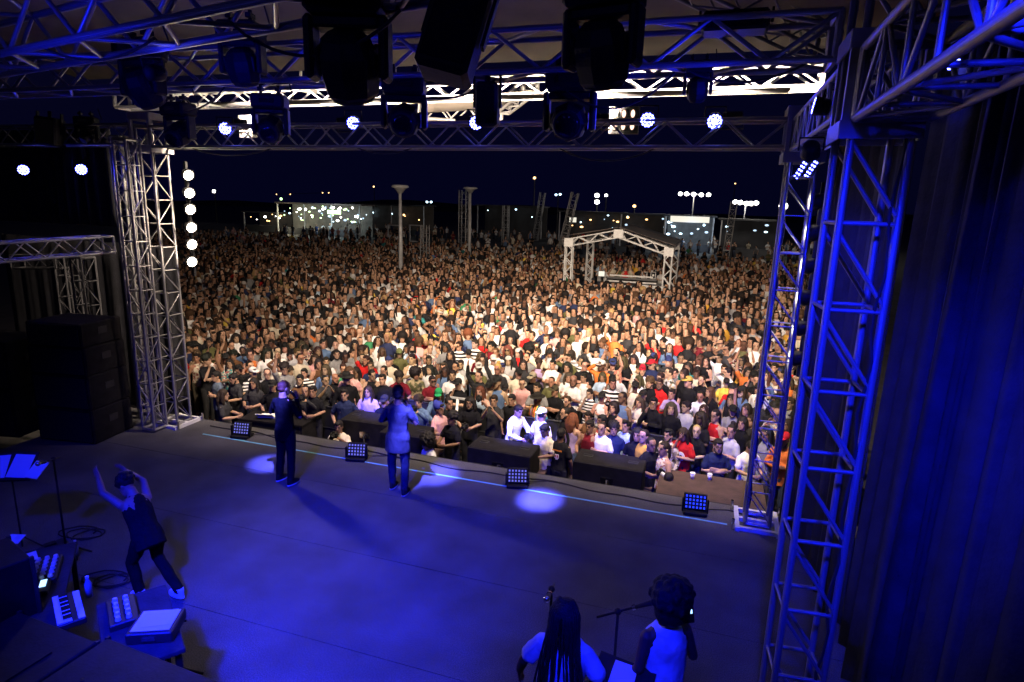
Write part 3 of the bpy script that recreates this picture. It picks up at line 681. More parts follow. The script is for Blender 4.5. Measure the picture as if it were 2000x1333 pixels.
table('dark gear table by the dancer at the lower left', (g1.x+.1, g1.y-.05, 0), (1.05, .55, .80), -.62, 'cloth')
device('sampler with a row of pale knobs on the gear table below the dancer', (atz(238, 1188, .87).x, atz(238, 1188, .87).y, .801), (.42, .22, .06), -.62, (5, 2, 0, 0, .075, .08))
r = thing('paper_sheet', 'pale blue lit paper sheet on a case right of the sampler', 'paper', tuple(atz(305, 1212, .905)), (0, 0, .45))
MB().box((0, 0, 0), (.30, .26, .004)).build('sheet', M['paper'], r); MB().box((.02, .02, .004), (.24, .2, .002), Euler((0, 0, .1)).to_matrix()).build('sheet', M['paper'], r)
r = thing('flight_case', 'black flight case carrying the pale sheet right of the sampler', 'flight case', (r.location.x, r.location.y, .801), (0, 0, .45))
MB().box((0, 0, .05), (.36, .32, .098)).build('body', M['case'], r, bevel=.01); MB().box((0, -.165, .05), (.1, .012, .03)).build('handle', M['chrome'], r)
g2 = atz(85, 1130, .8)
table('dark keyboard table at the left edge behind the dancer', (g2.x-.05, g2.y-.1, 0), (1.5, .6, .76), -.75, 'cloth')
r = thing('paper_sheet', 'large blue lit paper sheet at the left edge above the knobs', 'paper', tuple(atz(45, 1098, .80)), (.05, .03, -.5)); MB().box((0, 0, 0), (.28, .24, .005)).build('sheet', M['paper'], r); MB().box((.01, .01, .004), (.2, .17, .002), Euler((0, 0, .15)).to_matrix()).build('sheet', M['paper'], r)
device('mixer with rows of blue lit knobs on the left keyboard table', tuple(atz(88, 1118, .77))[:2]+(.761,), (.46, .24, .05), -.75, (6, 3, 0, 0, .072, .07))
r = thing('paper_sheet', 'small bright sheet near the left edge above the table', 'paper', tuple(atz(28, 1053, .9)), (.3, 0, .3)); MB().box((0, 0, 0), (.16, .12, .004)).build('sheet', M['paper'], r); MB().box((.03, 0, .003), (.06, .1, .003)).build('note', M['white'], r)
device('low effect unit with a lit display at lower left', tuple(atz(75, 1150, .77))[:2]+(.761,), (.3, .18, .05), -.75, (4, 1, 0, -.04, .06, .05), (0, .04, .12, .05), 'e_screen', 'effect_unit', 'black')
r = thing('keyboard', 'keyboard with pale keys at lower left beside the mixer', 'keyboard', tuple(atz(135, 1192, .82)), (0, 0, -.55)); r.scale = (.8, .8, .8)
MB().box((0, 0, 0), (.62, .26, .07)).build('case', M['case'], r, bevel=.01)
for i in range(22): MB().box((-.28+.0265*i, -.06, .042), (.0235, .13, .014)).build('white_key', M['paper'], r)
for i in range(21):
    if i % 7 not in (2, 6): MB().box((-.267+.0265*i, -.03, .055), (.013, .08, .014)).build('black_key', M['black'], r)
MB().box((0, .09, .038), (.58, .06, .006)).build('control_strip', M['paper'], r)
# pedals and cables on the stage floor, left
r = thing('pedal_board', 'dark pedal board with small lit buttons on the floor at left', 'pedal board', tuple(atz(110, 1090, .0)), (0, 0, -.4))
MB().box((0, 0, .04), (.6, .3, .06), Euler((.15, 0, 0)).to_matrix()).build('board', M['case'], r)
for i in range(5): MB().box((-.24+.12*i, .0, .085), (.08, .12, .03)).build('pedal', M['black'], r)
for i, (px, py, w) in enumerate(((150, 1040, 'behind the keyboard table'), (200, 1130, 'beside the dancer'))):
    p = atz(px, py, .011); rr = random.Random(i); n = 40
    tag(MB().tube([(p.x+.22*cos(k*.42)*(1+.25*sin(k*.13+i))+.006*k, p.y+.15*sin(k*.42+.3)*(1+.2*cos(k*.17)), .011+.004*(k % 3)) for k in range(n)], [.009]*n, 5).build('cable_coil', M['rubber'], smooth=True), 'loosely coiled black cable on the stage floor '+w, 'cable')
for i, (px, py, z, w) in enumerate(((175, 1165, .801, 'on the gear table beside the sampler'), (150, 1085, .011, 'on the floor beside the keyboard table'))):
    p = atz(px, py, z); b = thing('water_bottle', 'small clear water bottle '+w, 'bottle', (p.x, p.y, z)); MB().tube([(0, 0, 0), (0, 0, .13), (0, 0, .17), (0, 0, .19)], [.030, .031, .014, .013], 14).build('body', M['bottle'], b, True); MB().tube([(0, 0, .188), (0, 0, .205)], [.015, .015], 10).build('cap', M['white'], b)
# foreground riser with cases: dark mass at lower left
def flight_case(label, c, d, pan):
    r = thing('flight_case', label, 'flight case', c, (0, 0, pan), 'dark flight cases at the lower left'); w, dp, h = d
    MB().box((0, 0, h/2), d).build('body', M['black'], r, bevel=.01)
    for sx in (-1, 1):
        for sy in (-1, 1): MB().box((sx*(w/2), sy*(dp/2), h/2), (.03, .03, h+.01)).build('corner_rail', M['case'], r)
    for sx in (-1, 1): MB().box((sx*w*.3, dp/2+.01, h*.6), (.1, .02, .06)).build('latch', M['case'], r)
    MB().box((0, 0, h+.008), (w*.6, dp*.5, .015)).build('lid_panel', M['black'], r)
flight_case('big dark flight case filling the bottom left corner', (-3.72, 2.58, 0), (1.25, 1.0, .92), -.06)
flight_case('dark flight case below the keyboard at the bottom left', (-4.92, 2.68, 0), (.95, .9, .86), -.05)
flight_case('tall dark case cutting the left picture edge', (-5.75, 2.95, 0), (.55, .9, 1.3), -.3)
lineb = thing('thin_pole', 'thin blue lit pole rising at the bottom left edge', 'pole', (-3.9, 2.6, .936)); MB().tube([(0, 0, 0), (0, 0, .14)], [.012, .012], 8).build('tube', M['chrome'], lineb); MB().tube([(0, 0, 0), (0, 0, .02)], [.03, .03], 8).build('foot', M['black'], lineb)

# ------------------------------------------------------------------ mixing tent in the crowd
def small_truss(nm, a, b, w, side, par_, bay=.42, faces='fk'):
    """truss member as part of a bigger thing: chords and braces are its sub-parts"""
    a, b = Vector(a), Vector(b); e = empty(nm, a); e.parent = par_
    L = (b-a).length; t = (b-a).normalized(); s = Vector(side); s = (s-t*s.dot(t)).normalized(); u = t.cross(s).normalized(); n = max(2, round(L/bay)); st = L/n
    P = lambda i, cs, cu: t*(st*i)+s*(cs*w/2)+u*(cu*w/2)
    for cs in (-1, 1):
        for cu in (-1, 1): rod('chord', P(0, cs, cu), P(n, cs, cu), .035, M['white'], e, 6)
    for cs in (-1, 1) if 'k' in faces else (-1,):
        for i in range(n):
            k = 1 if i % 2 == 0 else -1; rod('brace', P(i, cs, -k), P(i+1, cs, k), .026, M['white'], e, 5)
    return e
fl = Vector((-7.45, 33.4, GROUND)); fr = Vector((-2.12, 33.4, GROUND)); dX = (fr-fl).normalized(); dY = Vector((-dX.y, dX.x, 0)); dep = 6.2
top_l = aty(1122, 474, fl.y).z; top_r = aty(1297, 492, fr.y).z; pk = aty(1212, 457, (fl.y+fr.y)/2).z
tent = thing('mixing_tent', 'white truss framed mixing tent with dark pitched roof amid the crowd', 'tent', (0, 0, 0))
mid = (fl+fr)/2; up = Vector((0, 0, 1))
for dd in (0, dep):
    o = dY*dd; zl, zr = top_l, top_r
    L0, R0 = fl+o, fr+o; Lt, Rt_ = Vector((L0.x, L0.y, zl)), Vector((R0.x, R0.y, zr)); Pk = Vector(((L0.x+R0.x)/2, (L0.y+R0.y)/2, pk))
    small_truss('tent_leg', L0, Lt, .38, dY, tent); small_truss('tent_leg', R0, Rt_, .38, dY, tent)
    small_truss('rafter', Lt, Pk, .38, dY, tent, .5); small_truss('rafter', Rt_, Pk, .38, dY, tent, .5)
    for q in (Lt, Rt_, Pk): MB().box(q, (.5, .5, .45)).build('corner_block', M['white'], tent)
q = .34
A = [Vector((fl.x, fl.y, top_l+q))-dX*.3-dY*.3, Vector((mid.x, mid.y, pk+q))-dY*.3, Vector((fr.x, fr.y, top_r+q))+dX*.3-dY*.3]
B = [p+dY*(dep+.6) for p in A]
sheet('r', [A[0], A[1], B[1], B[0]], None, 6, 6, .12).build('roof_cloth', M['tentdark'], tent, True)
sheet('r', [A[1], A[2], B[2], B[1]], None, 6, 6, .12).build('roof_cloth', M['tentdark'], tent, True)
def desk(label, c, w, h, z0, shelves):
    r = thing('mixing_desk', label, 'mixing desk', c, (0, 0, atan2(dX.y, dX.x)))
    MB().box((0, .3, z0/2), (w, .6, z0)).build('table', M['black'], r)
    MB().box((0, .3, z0+.10), (w, .7, .12), Euler((-.15, 0, 0)).to_matrix()).build('console', M['case'], r)
    for i, (z, ww) in enumerate(shelves): MB().box((0, -.06, z), (w*ww, .06, .10)).build('lit_edge', M['white'], r, bevel=.02)
pd = atz(1232, 548, .1); desk('long white edged mixing desk inside the mixing tent', (pd.x, pd.y, GROUND), 3.1, 1, 1.35, ((1.66, .85), (1.30, 1.0), (1.02, 1.0)))
pd2 = atz(1285, 556, .0); desk('lower right equipment desk inside the mixing tent', (pd2.x-.2, pd2.y+.3, GROUND), 1.9, 1, 1.05, ((1.12, .95), (.78, .7)))
for px, lab in ((1259, 'left'), (1276, 'right')):
    p = atz(px, 538, .25); r = thing('small_monitor', lab+' small monitor with a pale frame on the equipment desk', 'monitor', p, (0, 0, 0), 'small monitors in the mixing tent')
    MB().box((0, 0, 0), (.30, .2, .42)).build('cabinet', M['black'], r); MB().disc((0, -.105, 0), (0, 1, 0), .07, 12).build('cone', M['white'], r)
    for sx in (-1, 1): MB().box((sx*.15, -.105, 0), (.03, .02, .45)).build('frame', M['white'], r)
    for sz in (-1, 1): MB().box((0, -.105, sz*.21), (.32, .02, .03)).build('frame', M['white'], r)
p = atz(1175, 535, .3); r = thing('monitor_screen', 'pale lit screen beside the mixing desk in the tent', 'screen', p, (0, 0, .1)); MB().box((0, 0, 0), (.42, .06, .36)).build('frame', M['black'], r); MB().box((0, -.034, 0), (.38, .008, .32)).build('display', M['e_sign'], r); MB().tube([(0, 0, -.18), (0, 0, -1.3)], [.03, .03], 6).build('stand', M['black'], r)
# crowd fence beside the tent
fa, fb = atz(992, 545, -.3), atz(1050, 541, -.3)
r = thing('metal_fence', 'low metal crowd fence of upright bars left of the mixing tent', 'fence', (fa.x, fa.y, GROUND)); d = fb-fa; d.z = 0
for z in (.15, 1.4): MB().tube([(0, 0, z), d+Vector((0, 0, z))], [.03, .03], 6).build('rail', M['steelgrey'], r)
for i in range(13): MB().tube([d*(i/12)+Vector((0, 0, .15)), d*(i/12)+Vector((0, 0, 1.4))], [.02, .02], 5).build('bar', M['steelgrey'], r)

# ------------------------------------------------------------------ plaza behind the crowd
def pole_lamp(label, px, ytop, ybase, D, disc=True):
    """dished post-top lantern on a slim mast"""
    b = atz(px, ybase, .4); top = aty(px+2, ytop, b.y).z
    r = thing('lamp_post', label, 'lamp post', (b.x, b.y, GROUND)); h = top-GROUND
    MB().tube([(0, 0, 0), (0, 0, h*.5), (0, 0, h-.5)], [.16, .12, .09], 10).build('mast', M['steelgrey'], r, True)
    MB().tube([(0, 0, h-.5), (0, 0, h-.2), (0, 0, h-.12), (0, 0, h)], [.12, .35, D, D*.85], 18).build('dish', M['steelgrey'], r, True)
pole_lamp('slim lamp post with a dish top rising from the crowd left of centre', 783, 362, 522, .55)
pole_lamp('slim lamp post with a dish top beside a pair of truss masts', 917, 366, 492, .62)
for lab, px, yt, yb, w, lean in (('paired truss masts beside the dish topped lamp post', 905, 372, 470, .8, 0), ('short truss mast with a tapered head left of centre', 987, 402, 462, .7, 0), ('tall thin truss mast near the orange light', 1046, 376, 450, .8, 1.0),
                           ('leaning truss mast left of the mixing tent', 1091, 376, 484, .62, 1.4), ('truss mast standing right of the mixing tent', 1416, 394, 500, .55, .3), ('thin truss mast left of the first lamp post', 830, 440, 498, .5, 0)):
    b = atz(px, yb, .4); h = aty(px, yt, b.y).z
    truss('truss_mast', lab, (b.x, b.y, GROUND), (b.x+lean, b.y, h), w, w, X1, w*1.3, r=w*.075, rb=w*.04, style='ladder', joined=True, group='truss masts in the plaza', plates=False)
def light_mast(label, pts, D, emit='e_white', rad=.35, post=True, glow=0, col=(1, .95, .85)):
    """a mast with one or more floodlights on a crossbar"""
    ps = [aty(x, y, D) for x, y in pts]; c = sum(ps, Vector())/len(ps)
    r = thing('flood_mast', label, 'flood light', (c.x, c.y, GROUND))
    o = Vector((c.x, c.y, GROUND))
    if post: MB().tube([(0, .2, 0), (0, .2, c.z-GROUND)], [.16, .1], 8).build('mast', M['roofd'], r)
    if len(ps) > 1: MB().tube([ps[0]-o+Vector((0, .2, 0)), ps[-1]-o+Vector((0, .2, 0))], [.08, .08], 6).build('crossbar', M['roofd'], r)
    for q in ps:
        k = MB().tube([q-o+Vector((0, .3, 0)), q-o+Vector((0, .05, 0))], [rad*.6, rad*1.1], 12).build('lamp_housing', M['roofd'], r)
        MB().ell(q-o, (rad, rad*.3, rad*.8), 12, 6).build('lit_lens', M[emit], k)
    if glow: lamp('flood_glow', 'POINT', c-Vector((0, .8, 0)), None, glow, col, .5)
light_mast('row of five lit floodlights on a mast at right', [(1329, 379), (1341, 379), (1355, 380), (1370, 381), (1384, 381)], 110, 'e_white', .36, True, 2500)
light_mast('lower row of lit floodlights right of the five lamp mast', [(1436, 395), (1446, 396), (1458, 398), (1467, 398), (1477, 397)], 100, 'e_white', .36, True, 2000)
light_mast('single bright flood lamp touching the right front tower', [(1530, 403)], 80, 'e_white', .48, True, 800)
light_mast('pair of pale street lamps right of centre with one below', [(1166, 382), (1166, 395)], 105, 'e_white', .42)
light_mast('small street lamp beside the pale pair', [(1184, 382)], 120, 'e_white', .3)
light_mast('dim pair of street lamps left of the leaning mast', [(1086, 381), (1094, 380)], 125, 'e_cyan', .25)
light_mast('yellow street lamp above the dark building at right', [(1239, 403)], 110, 'e_orange', .3)
light_mast('orange beacon at the top of a thin mast', [(1044, 348)], 112, 'e_orange', .28)
light_mast('white street lamp at far left beyond the round lamps', [(418, 374)], 110, 'e_white', .42)
light_mast('pale green street lamp left of the food stalls', [(549, 389)], 110, 'e_green', .32)
light_mast('tiny orange lamps on the far hill left of centre', [(630, 377), (642, 377), (567, 380), (540, 380)], 190, 'e_orange', .22, False)
light_mast('lone orange lamp in the dark sky line left of the lamp post', [(730, 365)], 190, 'e_orange', .32)
light_mast('distant pale lamp above the left stalls', [(842, 395), (834, 395)], 140, 'e_cyan', .3)
light_mast('tiny reddish aircraft warning lamp at right', [(1436, 359)], 190, 'e_orange', .2)
light_mast('small white lamp group below the right floodlights', [(1446, 432), (1453, 434)], 95, 'e_cyan', .28)
def stall(label, px0, px1, ytop, ybase, D, lit, roofm='roofd', seed=0, lights=8, sign=None, wallm='conc'):
    """market stall or kiosk: posts, roof, counter, back wall, hung lamps"""
    a, b = aty(px0, ytop, D), aty(px1, ytop, D); rnd = random.Random(seed); w = b.x-a.x; h = max(2.4+rnd.random()*.6, (a.z+b.z)/2-GROUND)
    r = thing('market_stall', label, 'stall', ((a.x+b.x)/2, D, GROUND))
    MB().box((0, 1.5, h+.1), (w+.8, 4.2, .22)).build('roof', M[roofm], r)
    MB().box((0, 3.4, h/2), (w, .15, h)).build('back_wall', M[wallm if seed in (3, 7, 17) else 'roofd'], r)
    MB().box((0, -.2, .55), (w*.92, .5, 1.1)).build('counter', M['roofd'], r)
    for k in range(max(2, int(w/5)+1)):
        x = -w/2+w*k/max(1, int(w/5)); MB().box((x, -.45, h/2), (.16, .16, h)).build('post', M['steelgrey'], r)
    for k in range(lights):
        x, z, y = rnd.uniform(-w/2, w/2), rnd.uniform(h*.45, h*.95), rnd.uniform(-.3, 2.8); q = rnd.uniform(.06, .17)
        MB().ell((x, y, z), (q*rnd.uniform(1, 2), q, q), 8, 5).build('hung_lamp', M[rnd.choice(lit)], r)
    if sign:
        s = MB().box((sign[0]*w/2, -.62, h*sign[1]), (sign[2]*w, .12, sign[3])).build('sign_box', M['roofd'], r); MB().box((sign[0]*w/2, -.69, h*sign[1]), (sign[2]*w*.95, .02, sign[3]*.85)).build('sign_face', M[sign[4]], s)
    return r
stall('long lit food stall roof at left with a green sign', 545, 705, 400, 440, 85, ['e_cyan', 'e_white', 'e_shop', 'e_green'], 'tentdark', 3, 70, (.42, .78, .17, .7, 'e_green'))
stall('dim market stall at far left with four yellow lamps', 480, 545, 416, 440, 88, ['e_orange', 'e_white'], 'roofd', 5, 9)
stall('pale walled kiosk between the lamp post and the masts', 705, 830, 402, 440, 95, ['e_cyan', 'e_orange'], 'roofd', 7, 7)
stall('long low dark walled building behind the masts at centre', 935, 1060, 404, 435, 105, ['e_cyan'], 'roofd', 11, 3)
stall('dark building with a small red and white sign at centre right', 1095, 1215, 416, 440, 100, ['e_shop', 'e_cyan', 'e_orange'], 'roofd', 13, 9, (-.55, .75, .12, .9, 'e_sign'))
stall('lit shop front with a long pale sign band at right', 1302, 1395, 424, 455, 90, ['e_cyan', 'e_shop', 'e_cyan'], 'roofd', 17, 18, (0, .93, .86, .95, 'e_sign'))
stall('dark stall right of the lit shop front', 1410, 1525, 432, 455, 84, ['e_shop', 'e_cyan'], 'roofd', 19, 5)
stall('dim stall left of the lit shop front', 1215, 1300, 420, 445, 96, ['e_orange', 'e_shop'], 'roofd', 23, 9)
for lab, px, py, D in (('dark goal shaped stand behind the crowd at left', 690, 437, 75), ('square metal stand beside the first lamp post', 770, 440, 62), ('square metal stand right of the first lamp post', 812, 440, 62)):
    a = aty(px-12, py, D); b = aty(px+12, py, D); r = thing('goal_stand', lab, 'metal stand', (a.x, D, GROUND)); w = b.x-a.x; h = a.z-GROUND
    for x in (0, w): MB().box((x, 0, h/2), (.12, .12, h)).build('post', M['steelgrey'], r)
    for z in (h, h*.45): MB().box((w/2, 0, z), (w+.12, .1, .12)).build('crossbar', M['steelgrey'], r)
# far dark hill line
hb = MB(); vs = []; n = 60; rnd = random.Random(4)
for i in range(n+1):
    a = -1.25+2.1*i/n; d = 420; x, y = d*sin(a), d*cos(a); hh = 2.5+2*sin(i*.33)+1.2*sin(i*.91+1)+rnd.random()*.6
    vs += [Vector((x, y, GROUND-1)), Vector((x*1.01, y*1.01, hh)), Vector((x*1.2, y*1.2, GROUND-1))]
fs = []
for i in range(n): fs += [(3*i, 3*i+3, 3*i+4, 3*i+1), (3*i+1, 3*i+4, 3*i+5, 3*i+2)]
tag(hb.add(vs, fs).build('hills', M['asphalt'], smooth=True), kind='structure')

lamp('stall_glow', 'POINT', aty(640, 424, 82), None, 600, (.75, .95, 1), .6)  # added points without fixtures that brighten the stalls
lamp('stall_glow', 'POINT', aty(560, 428, 84), None, 600, (1, .9, .6), .6)
lamp('stall_glow', 'POINT', aty(1350, 446, 88), None, 600, (.55, .75, 1), .6)
# ------------------------------------------------------------------ people
M['skin'] = mat('skin', (.4, .25, .17), .55, 0, objcol=True, noise=.08, scale=14, spec=.35)
M['lips'] = mat('lips', (.4, .15, .12), .5, 0, objcol=True, mul=.62, noise=.02)
M['eyes'] = mat('eyes_and_brows', (.02, .015, .012), .5, 0, objcol=True, mul=.16, noise=.02)
M['fabric'] = mat('fabric', (.2, .2, .2), .95, 0, objcol=True, noise=.16, scale=7, bump=.3, bscale=26, spec=.06)
M['hairm'] = mat('hair', (.03, .02, .015), .65, 0, objcol=True, noise=.35, scale=30, bump=.6, bscale=70, spec=.3)
def stripe_mat(name, c2, freq, axis='Z', duty=.5):
    m = mat(name, (.2, .2, .2), .9, 0, objcol=True, noise=.1, scale=7, bump=.2, bscale=26, spec=.2); nt = m.node_tree; b = nt.nodes['Principled BSDF']
    src = b.inputs['Base Color'].links[0].from_socket; tc = nd(nt, 'ShaderNodeTexCoord'); sp = nd(nt, 'ShaderNodeSeparateXYZ'); nt.links.new(tc.outputs['Object'], sp.inputs[0])
    mu = nd(nt, 'ShaderNodeMath', operation='MULTIPLY'); mu.inputs[1].default_value = freq; nt.links.new(sp.outputs[axis], mu.inputs[0])
    fr = nd(nt, 'ShaderNodeMath', operation='FRACT'); nt.links.new(mu.outputs[0], fr.inputs[0])
    gt = nd(nt, 'ShaderNodeMath', operation='GREATER_THAN'); gt.inputs[1].default_value = duty; nt.links.new(fr.outputs[0], gt.inputs[0])
    mx = nd(nt, 'ShaderNodeMix', data_type='RGBA'); nt.links.new(gt.outputs[0], mx.inputs[0]); nt.links.new(src, mx.inputs[6]); mx.inputs[7].default_value = (*c2, 1)
    nt.links.new(mx.outputs[2], b.inputs['Base Color']); return m
M['f_stripew'] = stripe_mat('white_striped_fabric', (.75, .73, .7), 11)
M['f_stripek'] = stripe_mat('black_striped_fabric', (.02, .02, .02), 14)
def camo_mat(name, c2, c3, sc=9):
    m = mat(name, (.2, .2, .2), .9, 0, objcol=True, mul=1, noise=.05); nt = m.node_tree; b = nt.nodes['Principled BSDF']; src = b.inputs['Base Color'].links[0].from_socket
    tc = nd(nt, 'ShaderNodeTexCoord')
    for c, off in ((c2, 0), (c3, 5)):
        n = nd(nt, 'ShaderNodeTexNoise'); n.inputs['Scale'].default_value = sc; n.inputs['Detail'].default_value = 2
        mp = nd(nt, 'ShaderNodeMapping'); mp.inputs['Location'].default_value = (off, off*.7, 0); nt.links.new(tc.outputs['Object'], mp.inputs[0]); nt.links.new(mp.outputs[0], n.inputs['Vector'])
        gt = nd(nt, 'ShaderNodeMath', operation='GREATER_THAN'); gt.inputs[1].default_value = .55; nt.links.new(n.outputs['Fac'], gt.inputs[0])
        mx = nd(nt, 'ShaderNodeMix', data_type='RGBA'); nt.links.new(gt.outputs[0], mx.inputs[0]); nt.links.new(src, mx.inputs[6]); mx.inputs[7].default_value = (*c, 1); src = mx.outputs[2]
    nt.links.new(src, b.inputs['Base Color']); return m
M['f_camo'] = camo_mat('camouflage_fabric', (.05, .05, .03), (.30, .24, .14))
M['f_floral'] = camo_mat('patterned_fabric', (.62, .55, .42), (.35, .10, .08), 22)

def poncho():
    m = mat('poncho_weave', (.5, .1, .05), .9, 0, objcol=True, noise=.1, scale=7, bump=.3, bscale=40); nt = m.node_tree; b = nt.nodes['Principled BSDF']; tc = nd(nt, 'ShaderNodeTexCoord'); sp = nd(nt, 'ShaderNodeSeparateXYZ'); nt.links.new(tc.outputs['Object'], sp.inputs[0])
    mu = nd(nt, 'ShaderNodeMath', operation='MULTIPLY'); mu.inputs[1].default_value = 5; nt.links.new(sp.outputs['X'], mu.inputs[0]); fr = nd(nt, 'ShaderNodeMath', operation='FRACT'); nt.links.new(mu.outputs[0], fr.inputs[0])
    r = nd(nt, 'ShaderNodeValToRGB'); r.color_ramp.interpolation = 'CONSTANT'; cs = [(.55, .03, .03), (.7, .5, .05), (.03, .2, .3), (.65, .6, .5), (.5, .1, .2), (.02, .02, .02), (.6, .25, .03)]
    for i, c in enumerate(cs):
        e = r.color_ramp.elements[i] if i < 2 else r.color_ramp.elements.new(i/7); e.position = i/7; e.color = (*c, 1)
    nt.links.new(fr.outputs[0], r.inputs[0]); nt.links.new(r.outputs[0], b.inputs['Base Color']); return m
M['f_poncho'] = poncho()

from mathutils import noise as mnoise
def rumple(me, amp=.010, f=(9, 9, 4.5), seed=0):
    """cloth folds: push the vertices along their normals by a stretched noise"""
    n = len(me.vertices); co = np.empty(n*3); no = np.empty(n*3); me.vertices.foreach_get('co', co); me.vertices.foreach_get('normal', no)
    p = co.reshape(-1, 3); nz = mnoise.noise
    h = np.array([nz((x*f[0]+seed, y*f[1], z*f[2])) + .55*nz((x*22+seed, y*22, z*11)) - .35*abs(nz((x*14, y*14+seed, z*30))) for x, y, z in p.tolist()])
    p = p + no.reshape(-1, 3)*(amp*h)[:, None]; me.vertices.foreach_set('co', p.ravel()); me.update()
def remesh(mb, vox, smooth=2, name='m', keep=None):
    me = mb.mesh('tmp', M['skin']); o = bpy.data.objects.new('tmp', me); COL.objects.link(o)
    md = o.modifiers.new('r', 'REMESH'); md.mode = 'VOXEL'; md.voxel_size = vox; md.use_smooth_shade = True
    if smooth: s = o.modifiers.new('s', 'SMOOTH'); s.factor = .5; s.iterations = smooth
    dg = bpy.context.evaluated_depsgraph_get(); r = bpy.data.meshes.new_from_object(o.evaluated_get(dg)); r.name = name
    bpy.data.objects.remove(o); bpy.data.meshes.remove(me); r.materials.clear(); return r

HEADC = Vector((0, -.01, 1.598))
HEAD_R = [(-.118, .022, -.075, -.025), (-.104, .042, -.092, -.008), (-.075, .057, -.095, .03), (-.035, .067, -.092, .072), (.008, .073, -.090, .092), (.05, .076, -.090, .098), (.085, .069, -.080, .088), (.108, .047, -.052, .062), (.122, .016, -.012, .028)]
TORSO_R = [(.84, .15, -.10, .11), (.92, .168, -.105, .125), (1.0, .155, -.10, .10), (1.10, .142, -.098, .092), (1.22, .158, -.112, .10), (1.32, .176, -.112, .105), (1.375, .162, -.090, .092), (1.415, .125, -.062, .078), (1.445, .075, -.048, .062), (1.46, .062, -.045, .058), (1.50, .05, -.045, .05)]
def rot_about(p, R3):
    return Matrix.Translation(p) @ R3.to_4x4() @ Matrix.Translation(-Vector(p))
def mir(p): return Vector((-p[0], p[1], p[2]))
DOWN = ((.238, .03, 1.12), (.25, -.06, .87), (.0, -.12, -1))
POSES = {  # right arm (x<0 side is mirrored), left arm, lean, phrase
 'down': (DOWN, DOWN, 0, 'arms down'),
 'crossed': (((.235, -.05, 1.13), (-.01, -.215, 1.17), (-1, .05, .15)), ((.235, -.05, 1.13), (.0, -.185, 1.20), (-1, .02, .1)), 0, 'arms crossed'),
 'chin': (((.20, -.17, 1.17), (.065, -.175, 1.42), (-.25, .15, 1)), ((.235, -.05, 1.13), (.0, -.19, 1.17), (-1, .0, .05)), 0, 'a hand at the chin'),
 'clasp': (((.23, -.07, 1.14), (.045, -.26, 1.25), (-.35, -.1, .8)), ((.23, -.07, 1.14), (.045, -.26, 1.25), (-.35, -.1, .8)), 0, 'hands clasped at the chest'),
 'raise': (((.27, -.06, 1.62), (.24, -.12, 1.88), (0, -.1, 1)), DOWN, 0, 'one arm raised'),
 'phone': (((.22, -.17, 1.22), (.075, -.33, 1.46), (-.3, -.1, .9)), ((.22, -.17, 1.22), (.075, -.33, 1.46), (-.3, -.1, .9)), 0, 'both hands held up in front'),
 'lean': (((.25, -.15, 1.16), (.09, -.36, 1.13), (-.8, -.4, -.1)), ((.25, -.15, 1.16), (.09, -.38, 1.13), (-.8, -.4, -.1)), R(12), 'forearms leaning forward'),
 'pocket': (((.29, .05, 1.14), (.20, -.06, .93), (-.25, -.1, -1)), ((.29, .05, 1.14), (.20, -.06, .93), (-.25, -.1, -1)), 0, 'hands in pockets'),
 'brow': (((.30, -.10, 1.49), (.12, -.15, 1.63), (-.85, .0, .2)), DOWN, 0, 'a hand shading the eyes'),
 'both': (((.27, -.06, 1.60), (.18, -.10, 1.86), (-.2, -.1, 1)), ((.27, -.06, 1.60), (.20, -.12, 1.85), (-.2, -.1, 1)), 0, 'both arms raised'),
 'cam': (((.22, -.14, 1.22), (.085, -.25, 1.50), (-.5, -.3, .8)), ((.22, -.14, 1.24), (.075, -.29, 1.47), (-.5, -.3, .6)), R(3), 'holding a camera to the face'),
 'hold': (((.24, -.06, 1.15), (.10, -.29, 1.13), (-.6, -.7, .1)), ((.24, -.06, 1.15), (.10, -.29, 1.13), (-.6, -.7, .1)), 0, 'hands held in front'),
 'mic': (((.27, -.06, 1.15), (.09, -.20, 1.38), (-.3, -.1, .8)), ((.29, -.02, 1.16), (.17, -.24, 1.17), (-.5, -.8, .1)), 0, ''),
}
STAND = [((.092, .01, .90), (.098, -.015, .49), (.105, .035, .085)), ((.092, .01, .90), (.098, -.015, .49), (.105, .035, .085))]
def hand(mb, w, d, n, s, seg=6, curl=.5, mi=0):
    """palm and five fingers; d = pointing direction, n = palm-inward normal, s = side sign for the thumb"""
    d = Vector(d).normalized(); n = Vector(n); n = (n-d*n.dot(d)).normalized(); x = d.cross(n)*s; w = Vector(w)
    mb.tube([w-d*.02, w+d*.03, w+d*.085], [(.030, .018), (.040, .015), (.040, .013)], 8, mi, flat=x)
    for k, (o, L) in enumerate(((-.030, .055), (-.010, .075), (.010, .080), (.030, .070))):
        a = w+d*.08+x*o; b = a+(d*cos(curl*.5)+n*sin(curl*.5))*L*.5; c = b+(d*cos(curl*1.4)+n*sin(curl*1.4))*L*.55
        mb.tube([a, b, c], [.0095, .0088, .0072], seg, mi, dome=True)
    a = w+d*.02+x*.030; b = a+(d*.7+x*.7+n*.25).normalized()*.045; c = b+(d*.9+x*.15+n*.4).normalized()*.035
    mb.tube([a, b, c], [.013, .0105, .0085], seg, mi, dome=True)
